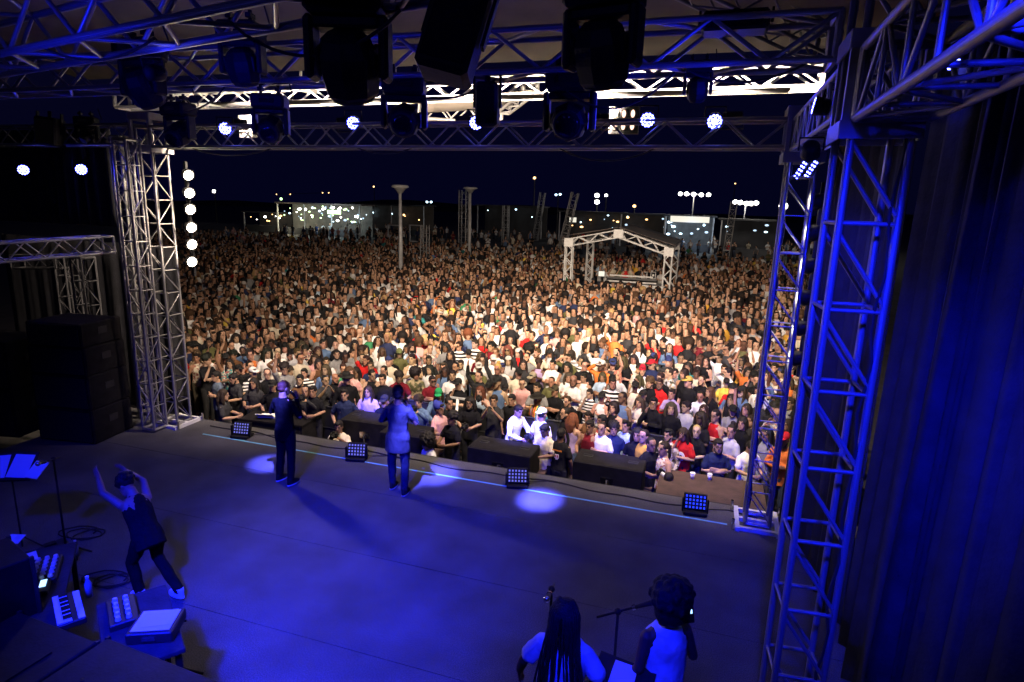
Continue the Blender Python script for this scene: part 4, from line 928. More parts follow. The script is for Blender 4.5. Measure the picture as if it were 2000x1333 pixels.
class Fig:
    """one posed figure, faces -Y, feet at z=0"""
    def __init__(s, pose, yaw=0, nod=0, legs=None, lean=None, side=0, twist=0, arms=None, hipdrop=0, sit=None):
        a, b, ln, _ = POSES.get(pose, POSES['down'])
        if arms: a, b = arms
        s.armR, s.armL = a, b; s.legs = legs or STAND; s.drop = hipdrop
        pv = Vector((0, 0, .95)); E = Euler((ln if lean is None else lean, side, twist)).to_matrix()
        s.U = Matrix.Translation((0, 0, -hipdrop)) @ rot_about(pv, E)
        s.Hd = s.U @ rot_about(Vector((0, .02, 1.50)), Euler((nod, 0, yaw)).to_matrix())
        s.headm = s.Hd @ Matrix.Translation(HEADC)
    def body(s, seg=12, legs=True, fine=True, mb=None, lo=False):
        mb = mb or MB(); U = s.U
        hm = s.headm
        mb.loft(HEAD_R, seg if not lo else 10, 0, hm, .92)
        mb.tube([hm @ Vector((0, -.086, .028)), hm @ Vector((0, -.104, -.012)), hm @ Vector((0, -.100, -.028))], [.010, .015, .012], 6, 0)
        if not lo:
            for q in (-1, 1):
                mb.ell((q*.077, .008, -.008), (.010, .022, .032), 8, 6, 0, hm); mb.ell((q*.03, -.086, .040), (.026, .012, .010), 8, 5, 0, hm)
            mb.ell((0, -.090, -.062), (.024, .012, .011), 8, 5, 0, hm); mb.ell((0, -.082, -.102), (.022, .016, .016), 8, 5, 0, hm)
        mb.tube([U @ Vector((0, .012, 1.44)), hm @ Vector((0, .022, -.06))], [.060, .056], 8 if lo else 12, 0)
        mb.loft(TORSO_R if not lo else TORSO_R[::2], seg if not lo else 8, 0, U)
        for sg, (e, w, d) in ((1, s.armL), (-1, s.armR)):
            f = (lambda p: U @ Vector(p)) if sg > 0 else (lambda p: U @ mir(p))
            S0, E0, W0 = f((.158, 0, 1.362)), f(e), f(w); D0 = (f(Vector(w)+Vector(d))-W0).normalized()
            k = 6 if lo else 10
            mb.tube([S0, S0*.5+E0*.5, E0, E0*.6+W0*.4, W0], [.050, .046, .039, .038, .027], k, 0, dome=not lo)
            inward = (U.to_3x3() @ Vector((-sg, -.2, 0))) if abs(D0.x) < .6 else (U.to_3x3() @ Vector((0, 1, 0)))
            if lo: mb.tube([W0, W0+D0*.08, W0+D0*.16], [.024, .034, .016], 5, 0)
            else: hand(mb, W0, D0, inward, 1 if sg > 0 else -1)
        if legs:
            for q, (h, kn, an) in zip((1, -1), s.legs):
                g = (lambda p: Vector((q*p[0], p[1], p[2])))
                H, K, A = g(h)-Vector((0, 0, s.drop)), g(kn), g(an); k = 6 if lo else 10
                mb.tube([H, H*.5+K*.5, K, K*.6+A*.4, A], [.085, .075, .053, .053, .036], k, 0, dome=not lo)
                mb.tube([A+Vector((0, .03, -.045)), A+Vector((0, -.06, -.05)), A+Vector((0, -.15, -.062))], [.036, .040, .030], k, 0)
        return mb
    def mesh(s, vox, name='person'):
        me = remesh(s.body(), vox, 1, name); me.materials.append(M['skin']); me.materials.append(M['eyes']); me.materials.append(M['lips'])
        inv = s.headm.inverted(); n = len(me.polygons); c = np.empty(n*3); me.polygons.foreach_get('center', c); c = c.reshape(-1, 3)
        m4 = np.array(inv); l = c @ m4[:3, :3].T + m4[:3, 3]; x, y, z = np.abs(l[:, 0]), l[:, 1], l[:, 2]
        mi = np.zeros(n, dtype=np.int32); fr = y < -.055
        mi[fr & (((x-.031)/.019)**2+((z-.012)/.010)**2 < 1)] = 1
        mi[fr & (np.abs(z-.043-.15*(x-.03)) < .0075) & (x > .012) & (x < .054)] = 1
        mi[fr & (np.abs(z+.062) < .010) & (x < .026) & (y < -.075)] = 2
        me.polygons.foreach_set('material_index', mi); return me
    def shirt(s, sleeve='short', mb=None, lo=False, mi=0, hem=.80, flare=0, g=.014):
        mb = mb or MB(); U = s.U
        rings = [(hem, .165+flare, -.118-flare, .125+flare), (.92, .178+flare*.5, -.118-flare*.5, .130+flare*.4), (1.02, .166, -.116, .112), (1.12, .160, -.114, .106), (1.22, .172, -.126, .113), (1.32, .186, -.124, .116), (1.38, .168, -.100, .104), (1.42, .132, -.074, .09), (1.448, .09, -.06, .076), (1.462, .078, -.056, .07)]
        if sleeve == 'tank': rings = rings[:5]+[(1.32, .165, -.122, .112), (1.39, .125, -.09, .09), (1.44, .095, -.058, .07)]
        mb.loft(rings if not lo else rings[::2]+[rings[-1]], 8 if lo else 20, mi, U)
        if sleeve != 'tank':
            for sg, (e, w, d) in ((1, s.armL), (-1, s.armR)):
                f = (lambda p: U @ Vector(p)) if sg > 0 else (lambda p: U @ mir(p))
                S0, E0, W0 = f((.155, 0, 1.362)), f(e), f(w); k = 6 if lo else 10
                if sleeve == 'short': mb.tube([S0, S0*.55+E0*.45, S0*.28+E0*.72], [.060, .063, .067], k, mi, dome=not lo)
                else: mb.tube([S0, S0*.5+E0*.5, E0, E0*.5+W0*.5, E0*.06+W0*.94], [.066, .060, .054, .049, .040], k, mi, dome=not lo)
        return mb
    def trousers(s, mb=None, lo=False, mi=0, short=False):
        mb = mb or MB(); dz = Vector((0, 0, -s.drop))
        T = Matrix.Translation(dz)
        mb.loft([(.80, .150, -.10, .115), (.88, .176, -.114, .135), (.96, .170, -.112, .115), (1.0, .160, -.105, .105)], 8 if lo else 16, mi, T)
        for q, (h, kn, an) in zip((1, -1), s.legs):
            g = (lambda p: Vector((q*p[0], p[1], p[2]))); H, K, A = g(h)+dz, g(kn), g(an); k = 6 if lo else 12
            if short: mb.tube([H, H*.5+K*.5, H*.15+K*.85], [.098, .092, .082], k, mi, dome=not lo)
            else: mb.tube([H, H*.5+K*.5, K, K*.5+A*.5, A+Vector((0, 0, .0))], [.098, .088, .070, .066, .058], k, mi, dome=not lo)
        return mb
    def shoes(s):
        out = []
        for q, (h, kn, an) in zip((1, -1), s.legs):
            A = Vector((q*an[0], an[1], an[2])); mb = MB(); z = A.z-.085
            mb.loft([(z+.0, .047, A.y-.185, A.y+.075), (z+.03, .049, A.y-.19, A.y+.078), (z+.055, .045, A.y-.16, A.y+.075), (z+.09, .044, A.y-.07, A.y+.07), (z+.12, .045, A.y-.045, A.y+.062)], 14, 0, Matrix.Translation((A.x, 0, 0)))
            so = MB().loft([(z, .050, A.y-.19, A.y+.08), (z+.022, .050, A.y-.192, A.y+.08)], 14, 0, Matrix.Translation((A.x, 0, 0)))
            out.append((mb, so))
        return out
# hair, headwear and beards: built round the head centre, shared by everybody
def hair_mb(kind, lo=False, seed=1):
    mb = MB(); k, q = (8, 5) if lo else (16, 10); rnd = random.Random(seed)
    cap = lambda r=(.088, .102, .090), c=(0, .015, .044): mb.ell(c, r, k, q)
    if kind == 'short': cap(); mb.ell((0, .055, -.01), (.078, .06, .07), k, q); mb.ell((0, -.05, .098), (.06, .05, .028), k, q)
    elif kind == 'crop': cap((.082, .098, .086), (0, .016, .045)); mb.ell((0, .05, .0), (.075, .058, .06), k, q)
    elif kind == 'quiff': cap(); mb.ell((0, -.045, .12), (.058, .06, .035), k, q); mb.ell((0, .05, .0), (.078, .06, .07), k, q)
    elif kind == 'curly':
        cap((.10, .108, .10), (0, .014, .052))
        for i in range(10 if lo else 34):
            a, b = rnd.uniform(0, 2*pi), rnd.uniform(.05, 1.75); p = Vector((.10*sin(b)*cos(a), .03+.105*sin(b)*sin(a), .045+.10*cos(b)))
            if p.y > -.055 or p.z > .10: mb.ell(p, (.030,)*3, 6, 4)
    elif kind == 'afro':
        mb.ell((0, .045, .075), (.155, .15, .145), k, q); mb.ell((0, .06, -.02), (.14, .11, .12), k, q)
        for i in range(0 if lo else 60):
            a, b = rnd.uniform(0, 2*pi), rnd.uniform(.0, 1.9); p = Vector((.150*sin(b)*cos(a), .045+.145*sin(b)*sin(a), .075+.14*cos(b)))
            if p.y > -.06 or p.z > .12: mb.ell(p, (.030,)*3, 6, 4)
    elif kind == 'long':
        cap((.090, .106, .092), (0, .016, .044)); mb.tube([(0, .07, .03), (0, .09, -.12), (0, .10, -.30)], [(.095, .05), (.12, .045), (.11, .03)], k, flat=(1, 0, 0), dome=True)
        for s in (-1, 1): mb.tube([(s*.075, .0, .06), (s*.088, -.012, -.04), (s*.098, -.035, -.15), (s*.092, -.075, -.27)], [(.025, .04), (.026, .045), (.030, .040), (.02, .025)], 8 if not lo else 5, dome=not lo)
    elif kind == 'wavy':
        cap((.096, .108, .096), (0, .018, .045)); mb.tube([(0, .07, .02), (0, .09, -.1), (0, .09, -.2)], [(.115, .06), (.135, .06), (.12, .04)], k, flat=(1, 0, 0), dome=True)
        for s in (-1, 1):
            mb.tube([(s*.082, .0, .07), (s*.105, -.01, -.03), (s*.115, -.02, -.13), (s*.10, -.03, -.20)], [(.03, .045), (.034, .05), (.034, .045), (.02, .03)], 8 if not lo else 5, dome=not lo)
    elif kind == 'bob':
        cap((.092, .106, .094), (0, .014, .044)); mb.tube([(0, .06, .03), (0, .07, -.10)], [(.10, .06), (.11, .06)], k, flat=(1, 0, 0), dome=True)
        for s in (-1, 1): mb.tube([(s*.078, -.01, .06), (s*.092, -.02, -.03), (s*.094, -.03, -.11)], [(.022, .045), (.026, .05), (.022, .04)], 8 if not lo else 5, dome=not lo)
    elif kind == 'bun': cap((.086, .104, .090), (0, .016, .044)); mb.ell((0, .07, .14), (.05, .05, .045), k, q); mb.ell((0, .05, -.0), (.077, .06, .06), k, q)
    elif kind == 'tail': cap((.086, .104, .090), (0, .016, .044)); mb.tube([(0, .11, .06), (0, .15, -.02), (.03, .13, -.17), (.04, .10, -.26)], [.03, .035, .03, .012], 8, dome=not lo)
    elif kind == 'beard':
        mb.tube([(-.070, -.015, -.03), (-.062, -.055, -.085), (-.03, -.088, -.11), (0, -.096, -.118), (.03, -.088, -.11), (.062, -.055, -.085), (.070, -.015, -.03)], [(.016, .02)]*7, 8); mb.tube([(-.03, -.100, -.045), (0, -.106, -.042), (.03, -.100, -.045)], [.007]*3, 6)
    elif kind == 'cap':
        mb.loft([(.045, .090, -.098, .112), (.075, .089, -.096, .108), (.11, .076, -.08, .092), (.135, .045, -.04, .06), (.142, .01, .0, .02)], k)
        mb.loft([(.045, .078, -.185, -.04), (.056, .078, -.188, -.04)], k); mb.ell((0, .01, .143), (.010, .010, .006), 6, 4)
    elif kind == 'backcap':
        mb.loft([(.050, .090, -.096, .112), (.075, .089, -.094, .108), (.11, .076, -.08, .092), (.135, .045, -.04, .06), (.142, .01, .0, .02)], k); mb.loft([(.045, .07, .06, .19), (.055, .07, .06, .19)], k)
    elif kind == 'beanie': mb.loft([(.03, .088, -.098, .110), (.06, .091, -.101, .113), (.065, .086, -.095, .107), (.12, .075, -.08, .10), (.155, .045, -.035, .075), (.165, .01, .02, .04)], k)
    elif kind == 'hat':
        mb.loft([(.055, .17, -.18, .19), (.065, .172, -.182, .192), (.068, .092, -.10, .115), (.12, .084, -.092, .105), (.15, .07, -.075, .09), (.155, .02, -.02, .03)], k)
    elif kind == 'wrap': mb.ell((0, .035, .065), (.105, .115, .10), k, q); mb.tube([(-.08, .0, .05), (0, -.085, .075), (.08, .0, .05)], [.025]*3, 8); mb.ell((.02, .12, .1), (.06, .05, .06), k, q)
    return mb
def glasses_mb():
    mb = MB()
    for s in (-1, 1):
        mb.tube([(s*.031+.024*cos(a), -.108, .012+.018*sin(a)) for a in [2*pi*i/10 for i in range(11)]], [.0035]*11, 4)
        mb.tube([(s*.056, -.104, .016), (s*.076, .0, .016)], [.003, .003], 4)
    mb.tube([(-.008, -.110, .014), (.008, -.110, .014)], [.003, .003], 4); return mb
def shades_mb():
    mb = MB()
    for s in (-1, 1): mb.box((s*.032, -.105, .012), (.052, .006, .034)); mb.tube([(s*.056, -.104, .016), (s*.076, .0, .016)], [.003, .003], 4)
    mb.box((0, -.107, .018), (.014, .005, .008)); return mb
HAIRS = ['short', 'crop', 'quiff', 'curly', 'afro', 'long', 'wavy', 'bob', 'bun', 'tail']; WEAR = ['cap', 'backcap', 'beanie', 'hat', 'wrap']
_hair = {}
def hair_mesh(kind):
    if kind not in _hair:
        mb = glasses_mb() if kind == 'glasses' else shades_mb() if kind == 'shades' else hair_mb(kind)
        if kind in ('glasses', 'shades'): me = mb.mesh(kind, M['black'])
        else:
            me = remesh(mb, .009 if kind in ('cap', 'backcap', 'hat') else .011, 1, kind); me.materials.append(M['fabric'] if kind in WEAR else M['hairm'])
        _hair[kind] = me
    return _hair[kind]
VOX = .012
_fig = {}
def proto(pose, yaw):
    k = (pose, yaw)
    if k not in _fig: f = Fig(pose, R(yaw), R(2)); _fig[k] = [f, f.mesh(VOX), {}]
    return _fig[k]
_tr = {}
def set_col(o, c): o.color = (c[0], c[1], c[2], 1)
def person(label, loc, pose='down', yaw=0, rz=0, scale=1.0, skin=(.36, .2, .12), hair='short', hcol=(.015, .011, .009), shirt=(.02, .02, .02), sleeve='short', fab='fabric', wear=None, wcol=(.02, .02, .02),
           beard=False, eyewear=None, trouser=(.03, .035, .05), group=None, width=1.0, name='person'):
    f, bm, sh = proto(pose, yaw)
    o = link('person', bm, None, loc, (0, 0, rz)); o.scale = (scale*width, scale*width, scale); set_col(o, skin); tag(o, label, 'person', group)
    ks = (sleeve, fab)
    if ks not in sh:
        if sleeve not in sh: sh[sleeve] = remesh(f.shirt(sleeve), .014, 1, 'shirt'); rumple(sh[sleeve], .009)
        me = sh[sleeve].copy(); me.materials.clear(); me.materials.append(M[fab]); sh[ks] = me
    c = link('tank_top' if sleeve == 'tank' else 'shirt' if sleeve == 'short' else 'long_sleeved_top', sh[ks], o); set_col(c, shirt)
    if 't' not in _tr: m = remesh(f.trousers(), .016, 1, 'trousers'); m.materials.append(M['fabric']); _tr['t'] = m
    c = link('trousers', _tr['t'], o); set_col(c, trouser)
    for kind, col in ((hair, hcol), (wear, wcol), ('beard' if beard else None, hcol), (eyewear, (.01, .01, .01))):
        if kind:
            if kind == hair and wear and hair in ('afro', 'bun', 'quiff'): continue
            c = link({'cap': 'cap', 'backcap': 'cap', 'beanie': 'beanie', 'hat': 'hat', 'wrap': 'head_wrap', 'beard': 'beard', 'glasses': 'glasses', 'shades': 'sunglasses'}.get(kind, 'hair'), hair_mesh(kind), o); set_col(c, col); c.matrix_local = f.headm
            if wear and kind == hair: c.scale = (.97, .97, .93)
    return o
SKINS = [(.50, .31, .21), (.45, .27, .175), (.40, .235, .15), (.34, .19, .118), (.26, .14, .085), (.17, .088, .052), (.10, .05, .032)]
SKW = [.17, .24, .23, .16, .1, .06, .04]
HC = {'black': (.010, .008, .008), 'dark brown': (.022, .013, .009), 'brown': (.06, .032, .017), 'reddish': (.14, .045, .02), 'blond': (.38, .25, .11)}
SC = {'black': (.012, .012, .014), 'charcoal': (.035, .035, .038), 'white': (.74, .72, .69), 'cream': (.62, .55, .42), 'grey': (.22, .22, .22), 'light grey': (.42, .42, .42), 'navy': (.018, .025, .07), 'denim blue': (.10, .16, .28),
      'red': (.50, .02, .02), 'burgundy': (.14, .012, .02), 'mustard': (.55, .30, .04), 'yellow': (.72, .52, .08), 'olive': (.11, .11, .045), 'brown': (.12, .06, .03), 'pink': (.62, .34, .32), 'orange': (.62, .17, .04), 'teal': (.03, .20, .20), 'green': (.05, .25, .11), 'lilac': (.36, .27, .46), 'pale blue': (.38, .50, .62)}
SCN = list(SC); SCW = [.27, .10, .21, .12, .07, .06, .04, .025, .022, .022, .010, .01, .03, .02, .018, .010, .006, .006, .006, .010]
# ------------------------------------------------------------------ performers and pit crew: own meshes
def custom(label, loc, f, rz=0, scale=1.0, skin=SKINS[3], parts=(), hair='short', hcol=HC['black'], wear=None, wcol=(.02,)*3, beard=False, eyewear=None, trouser=(.03, .04, .08), short=False, shoe=(.02,)*3, sole=None, vox=.010, tmat='fabric', group=None):
    o = link('person', f.mesh(vox), None, loc, (0, 0, rz)); o.scale = (scale,)*3; set_col(o, skin); tag(o, label, 'person', group)
    for nm, mb, col, fab in parts:
        me = remesh(mb, .011, 1, nm); rumple(me, .011, seed=len(bpy.data.objects)*.37); me.materials.append(M[fab]); set_col(link(nm, me, o), col)
    if trouser: me = remesh(f.trousers(short=short), .013, 1, 'trousers'); rumple(me, .008, (8, 8, 9)); me.materials.append(M[tmat]); set_col(link('trousers', me, o), trouser)
    for a, b in f.shoes():
        c = a.build('shoe', M['fabric'], o, True); set_col(c, shoe); d = b.build('sole', M['fabric'], c, True); set_col(d, sole or (.5, .5, .5))
    for kind, col in ((hair, hcol), (wear, wcol), ('beard' if beard else None, hcol), (eyewear, (.01,)*3)):
        if kind:
            c = link({'cap': 'cap', 'backcap': 'cap', 'beanie': 'beanie', 'hat': 'hat', 'wrap': 'head_wrap', 'beard': 'beard', 'glasses': 'glasses', 'shades': 'sunglasses'}.get(kind, 'hair'), hair_mesh(kind), o); set_col(c, col); c.matrix_local = f.headm
    return o
def shirt_part(f, sleeve, col, fab='fabric', **k): return ('long_sleeved_top' if sleeve == 'long' else 'tank_top' if sleeve == 'tank' else 'shirt', f.shirt(sleeve, **k), col, fab)
WIDE = [((.10, .0, .90), (.13, -.02, .49), (.15, .02, .085)), ((.10, .0, .90), (.12, .01, .49), (.13, .06, .085))]
# man in black
f = Fig('mic', R(-12), R(8), legs=WIDE)
p = atz(562, 941, 0)
def mic_in_hand(o, f, label):
    w = f.U @ mir(f.armR[1]); q = o.matrix_basis @ w
    hd = o.matrix_basis @ (f.headm @ Vector((0, -.12, -.06))); d = (hd-q).normalized()
    r = thing('microphone', label, 'microphone', q); r.rotation_mode = 'QUATERNION'; r.rotation_quaternion = d.to_track_quat('Z', 'Y')
    MB().tube([(0, 0, -.06), (0, 0, .12)], [.014, .021], 10).build('handle', M['black'], r, True); MB().ell((0, 0, .145), (.027, .027, .03), 10, 8).build('grille', M['chrome'], r, True)
a = custom('man with cropped reddish hair in black jacket, back to camera, on the stage', (p.x, p.y, 0), f, pi-.12, .97, SKINS[3], [shirt_part(f, 'long', (.005, .005, .006), hem=.74, flare=.012)], 'crop', (.10, .035, .02), trouser=(.010, .010, .014), shoe=(.02,)*3, sole=(.7,)*3, vox=.0085)
mic_in_hand(a, f, 'microphone held up by the man in black')
f = Fig('mic', R(10), R(6), legs=[((.10, .0, .90), (.13, -.05, .49), (.14, -.08, .085)), ((.10, .0, .90), (.12, .02, .49), (.13, .09, .085))])
p = atz(779, 960, 0)
a = custom('man with dark beanie in a long blue lit blazer, back to camera, on stage', (p.x, p.y, 0), f, pi+.1, .98, SKINS[4], [('blazer', f.shirt('long', hem=.70, flare=.045), (.05, .05, .06), 'fabric')], 'crop', HC['black'], wear='beanie', wcol=(.012,)*3, trouser=(.03, .035, .06), shoe=(.03,)*3, vox=.0085)
mic_in_hand(a, f, 'microphone held by the man in the blue blazer')
# dancer
STEP = [((.09, .0, .90), (.12, -.16, .46), (.12, -.06, .085)), ((.09, .02, .90), (.11, -.02, .46), (.11, .34, .11))]
f = Fig('both', R(15), R(12), legs=STEP, hipdrop=.13, lean=R(34), side=R(-6), arms=(((.24, -.10, 1.60), (.16, -.24, 1.82), (-.1, -.5, .8)), ((.25, -.10, 1.60), (.18, -.20, 1.84), (-.1, -.4, .9))))
p = atz(300, 1162, 0)
dress = ('tank_top', f.shirt('tank', hem=.78, flare=.01), (.010,)*3, 'fabric')
a = custom('dancer in black sleeveless top bending with both arms up, left side of stage', (p.x, p.y, 0), f, 4.55, .92, SKINS[3], [dress], 'curly', HC['black'], trouser=(.01,)*3, shoe=(.75,)*3, sole=(.8,)*3, vox=.0085)
# braided singer
f = Fig('down', 0, R(2), legs=WIDE, arms=(((.29, .02, 1.16), (.36, -.10, .96), (.15, -.5, -.8)), ((.29, .02, 1.16), (.36, -.10, .96), (.15, -.5, -.8))))
p = atz(1106, 1178, 1.70)
a = custom('backing singer in white t-shirt with very long dark braids, bottom centre, back to camera', (p.x, p.y, 0), f, pi-.05, 1.0, SKINS[6], [('shirt', f.shirt('short', hem=.72, flare=.05), (.62, .62, .66), 'fabric')], None, trouser=(.02,)*3, vox=.0085)
rnd = random.Random(5); hb = MB(); hm = f.headm
hb.ell((0, .024, .038), (.094, .106, .100), 16, 10, 0, hm)
for i in range(34):
    t = -1.5+3.0*(i % 17)/16; lay = i//17; r0 = .088+.014*lay; x0, y0 = r0*sin(t), .03+.098*cos(t)
    L = rnd.uniform(.40, .62); sp = 1.25+.35*rnd.random(); xb = x0*sp+rnd.uniform(-.02, .02); yb = .105+.02*lay+rnd.uniform(-.01, .015)
    q = [hm @ Vector((x0*.45, .0+y0*.35, .138)), hm @ Vector((x0*1.02, y0, .05)), hm @ Vector((x0*1.12, y0*1.06+.008, -.10)), hm @ Vector((x0*1.18+(xb-x0)*.3, .108+.02*cos(t), -.24)), hm @ Vector((xb*1.1, yb, -.24-L*.45)), hm @ Vector((xb*1.18, yb+.01, -.24-L))]
    pts = []; rad = []
    for k in range(len(q)-1):
        for j in range(5): u = j/5; pts.append(q[k]*(1-u)+q[k+1]*u); w = (k+u)/(len(q)-1); rad.append((.0105-.006*w)*(1.12 if j % 2 else .86))
    hb.tube(pts, rad, 5)
c = hb.build('braids', M['hairm'], a, True); set_col(c, HC['black'])
# afro singer in a long pale dress
f = Fig('down', R(5), R(0), legs=STAND, arms=(((.255, .0, 1.10), (.20, -.05, 1.34), (-.05, -.05, 1)), ((.22, .03, 1.12), (.20, -.15, .93), (-.2, -.5, -.8))))
p = atz(1309, 1150, 1.72)
dr = MB().loft([(z_, w_*.9, f_, b_) for z_, w_, f_, b_ in [(.10, .27, -.25, .26), (.35, .24, -.215, .23), (.65, .205, -.17, .185), (.9, .182, -.135, .15), (1.05, .182, -.134, .132), (1.18, .182, -.136, .128), (1.28, .192, -.142, .132), (1.35, .176, -.124, .122), (1.41, .135, -.085, .105), (1.45, .10, -.07, .088)]], 24)
a = custom('backing singer with big afro in a long sleeveless white dress, beside the microphone stand', (p.x, p.y, 0), f, pi+.6, 1.0, SKINS[6], [('dress', dr, (.66, .66, .70), 'fabric')], 'afro', HC['black'], trouser=None, shoe=(.3,)*3, vox=.0085)
w = a.matrix_basis @ (f.U @ mir(f.armR[1]) + Vector((.01, .035, .13)))
a.children[-1].scale = (1.12, 1.12, 1.1)
r = thing('mobile_phone', 'small phone with lit screen in the hand of the afro haired singer', 'phone', w, (.2, .1, pi+.4)); MB().box((0, 0, 0), (.072, .009, .14)).build('body', M['black'], r); MB().box((0, .006, .015), (.05, .003, .03)).build('lit_display', M['e_screen'], r); MB().box((0, -.006, .01), (.066, .002, .125)).build('screen', M['glass'], r)

# pit crew
CROUCH = [((.10, .06, .90), (.14, -.30, .50), (.13, -.02, .085)), ((.10, .06, .90), (.15, -.26, .50), (.14, .06, .085))]
def hold_camera(o, f, label, lens=.12, white=False, flash=False, dz=0):
    a, b = f.U @ Vector(f.armL[1]), f.U @ mir(f.armR[1]); q = (a+b)*.5+Vector((0, -.07, .07+dz)); w = o.matrix_basis @ q
    r = thing('photo_camera', label, 'camera', w, (0, 0, o.rotation_euler.z))
    MB().box((0, 0, 0), (.14, .07, .10)).build('body', M['black'], r, bevel=.01); MB().box((0, -.0, .062), (.05, .055, .035)).build('viewfinder_hump', M['black'], r, bevel=.006)
    l = MB().tube([(0, -.03, 0), (0, -.03-lens, 0)], [.036, .041], 14).build('lens', M['white'] if white else M['black'], r, True); MB().disc((0, -.034-lens, 0), (0, 1, 0), .034, 12).build('front_glass', M['glass'], l)
    if flash: MB().box((0, 0, .13), (.06, .07, .11)).build('flash_unit', M['black'], r, bevel=.008)
    return r
def pit(label, px, py, z, pose, rz, skin=3, shirt='black', sleeve='short', hair='short', hc='black', crouch=0, scale=1.0, camera=None, tr=(.02, .02, .025), ymin=9.62, fab='fabric', hem=.80, flare=0, **k):
    f = Fig(pose, k.pop('yaw', 0), k.pop('nod', R(4)), legs=CROUCH if crouch else STAND, hipdrop=crouch)
    p = atz(px, py, z)
    if p.y < ymin: d = ray(px, py); p = CAM+d*(ymin/d.y)
    hz = (1.598-crouch)*scale; base = max(GROUND, p.z-hz) if not crouch else GROUND
    col = SC[shirt] if isinstance(shirt, str) else shirt
    g = k.pop('short', False)
    o = custom(label, (p.x, p.y, GROUND), f, rz, scale, SKINS[skin], [shirt_part(f, sleeve, col, fab, hem=hem-crouch*0, flare=flare)], hair, HC[hc], trouser=tr, short=g, group='crew and photographers in the pit', **k)
    if camera: hold_camera(o, f, camera)
    return o, f
pit('blue lit young man with a lanyard facing the camera behind the pit speaker', 673, 783, .25, 'pocket', .35, 2, 'navy', 'short', 'quiff', ymin=11.0)
pit('long haired man in purple grey tee holding a camera low in the pit', 719, 762, .33, 'hold', .2, 2, 'lilac', 'short', 'long', 'dark brown', camera='camera held low by the long haired man in the pit')
pit('crouching photographer in a beige vest between the two men on stage', 663, 830, -.02, 'cam', .3, 4, 'cream', 'short', 'short', crouch=.34, camera='camera of the crouching photographer in beige')
pit('photographer in blue lit denim aiming a camera beside the man in the blazer', 819, 783, .3, 'cam', .15, 1, 'denim blue', 'long', 'curly', 'dark brown', camera='camera with flash raised by the blue lit photographer', ymin=11.2)
pit('person with a blue head wrap and pale pink tee turned sideways in the pit', 857, 803, .25, 'hold', 1.3, 4, 'pink', 'short', 'short', wear='wrap', wcol=(.04, .05, .30), ymin=10.9)
pit('curly haired photographer in a white tee with backpack looking down by the stage edge', 838, 868, -.05, 'hold', -.6, 4, 'white', 'short', 'afro', crouch=.30, nod=R(25), camera='camera held low by the curly haired photographer')
pit('long haired bearded man in glasses and black tee holding a camera at the barrier', 918, 795, .2, 'hold', .1, 2, 'black', 'short', 'wavy', beard=True, eyewear='glasses', camera='camera held by the long haired man in glasses', ymin=11.5)
o, f = pit('person in a wide hat and multicoloured striped poncho in the pit', 1050, 788, .2, 'down', -.5, 5, (.55, .12, .06), 'short', 'short', fab='f_poncho', hem=.86, flare=.13, wear='hat', wcol=(.02, .018, .016), ymin=11.4)
pit('camera operator in white bending forward, strongly blue lit, above the centre speaker', 1003, 815, .1, 'lean', 1.0, 2, 'white', 'long', 'short', ymin=11.2, camera='video camera in the hands of the bending operator')
pit('person in white cap and pale shirt, back to the stage, in the pit', 1058, 826, .12, 'down', 2.7, 3, 'white', 'short', 'crop', wear='backcap', wcol=(.72, .72, .72), ymin=10.9)
pit('photographer in a beige shirt looking down at the camera beside the centre speaker', 1066, 862, .05, 'hold', -.5, 5, 'cream', 'short', 'short', nod=R(22), camera='camera held by the photographer in the beige shirt', ymin=9.9)
o, f = pit('security guard in a black tee with a pale crest on the back', 1094, 880, -.05, 'down', 2.9, 5, 'black', 'short', 'crop', ymin=9.75, scale=.98)
def back_print(o, f, bar, crest):
    U = f.U
    k = MB()
    rr = random.Random(2); x = -.10
    while x < .10:
        w = rr.uniform(.010, .018); k.box(U @ Vector((x+w/2, .131, 1.315)), (w, .006, .028)); x += w+.006
    set_col(k.build('lettering_print', M['fabric'], o), bar)
    c = MB(); c.box(U @ Vector((0, .131, 1.20)), (.085, .008, .08)); c.box(U @ Vector((0, .131, 1.15)), (.05, .008, .03)); set_col(c.build('crest_print', M['fabric'], o), crest)
    d = MB(); d.box(U @ Vector((-.02, .137, 1.205)), (.02, .006, .05)); d.box(U @ Vector((.02, .137, 1.205)), (.02, .006, .05)); set_col(d.build('crest_mark', M['fabric'], o), (.5, .04, .04))
back_print(o, f, (.65, .22, .03), (.7, .66, .64))
pit('woman with tawny wavy hair and denim shorts facing the crowd in the pit', 1118, 828, .15, 'hold', 2.6, 2, 'lilac', 'tank', 'wavy', 'reddish', tr=(.10, .14, .22), ymin=10.0, short=True, scale=.97)
pit('pit guard in a black jacket in profile by the barrier', 1106, 808, .3, 'down', -1.1, 2, 'black', 'long', 'crop', beard=True, ymin=11.5)
o, f = pit('photographer in black with a white telephoto lens beside the right pit speaker', 1268, 898, .0, 'hold', .7, 4, 'black', 'short', 'crop', ymin=9.75)
hold_camera(o, f, 'camera with a white telephoto lens near the right pit speaker', .24, True)
o, f = pit('person in a red tee with a white round print leaning in the pit at right', 1333, 880, -.05, 'chin', -.35, 2, 'red', 'short', 'long', 'dark brown', ymin=9.9, nod=R(20))
c = MB().disc(f.U @ Vector((.02, -.134, 1.18)), (0, 1, 0), .085, 18, 0, .012).build('round_print', M['fabric'], o); set_col(c, (.75, .72, .7)); c = MB().disc(f.U @ Vector((.03, -.142, 1.18)), (0, 1, 0), .03, 12, 0, .01).build('print_centre', M['fabric'], o); set_col(c, (.02,)*3)
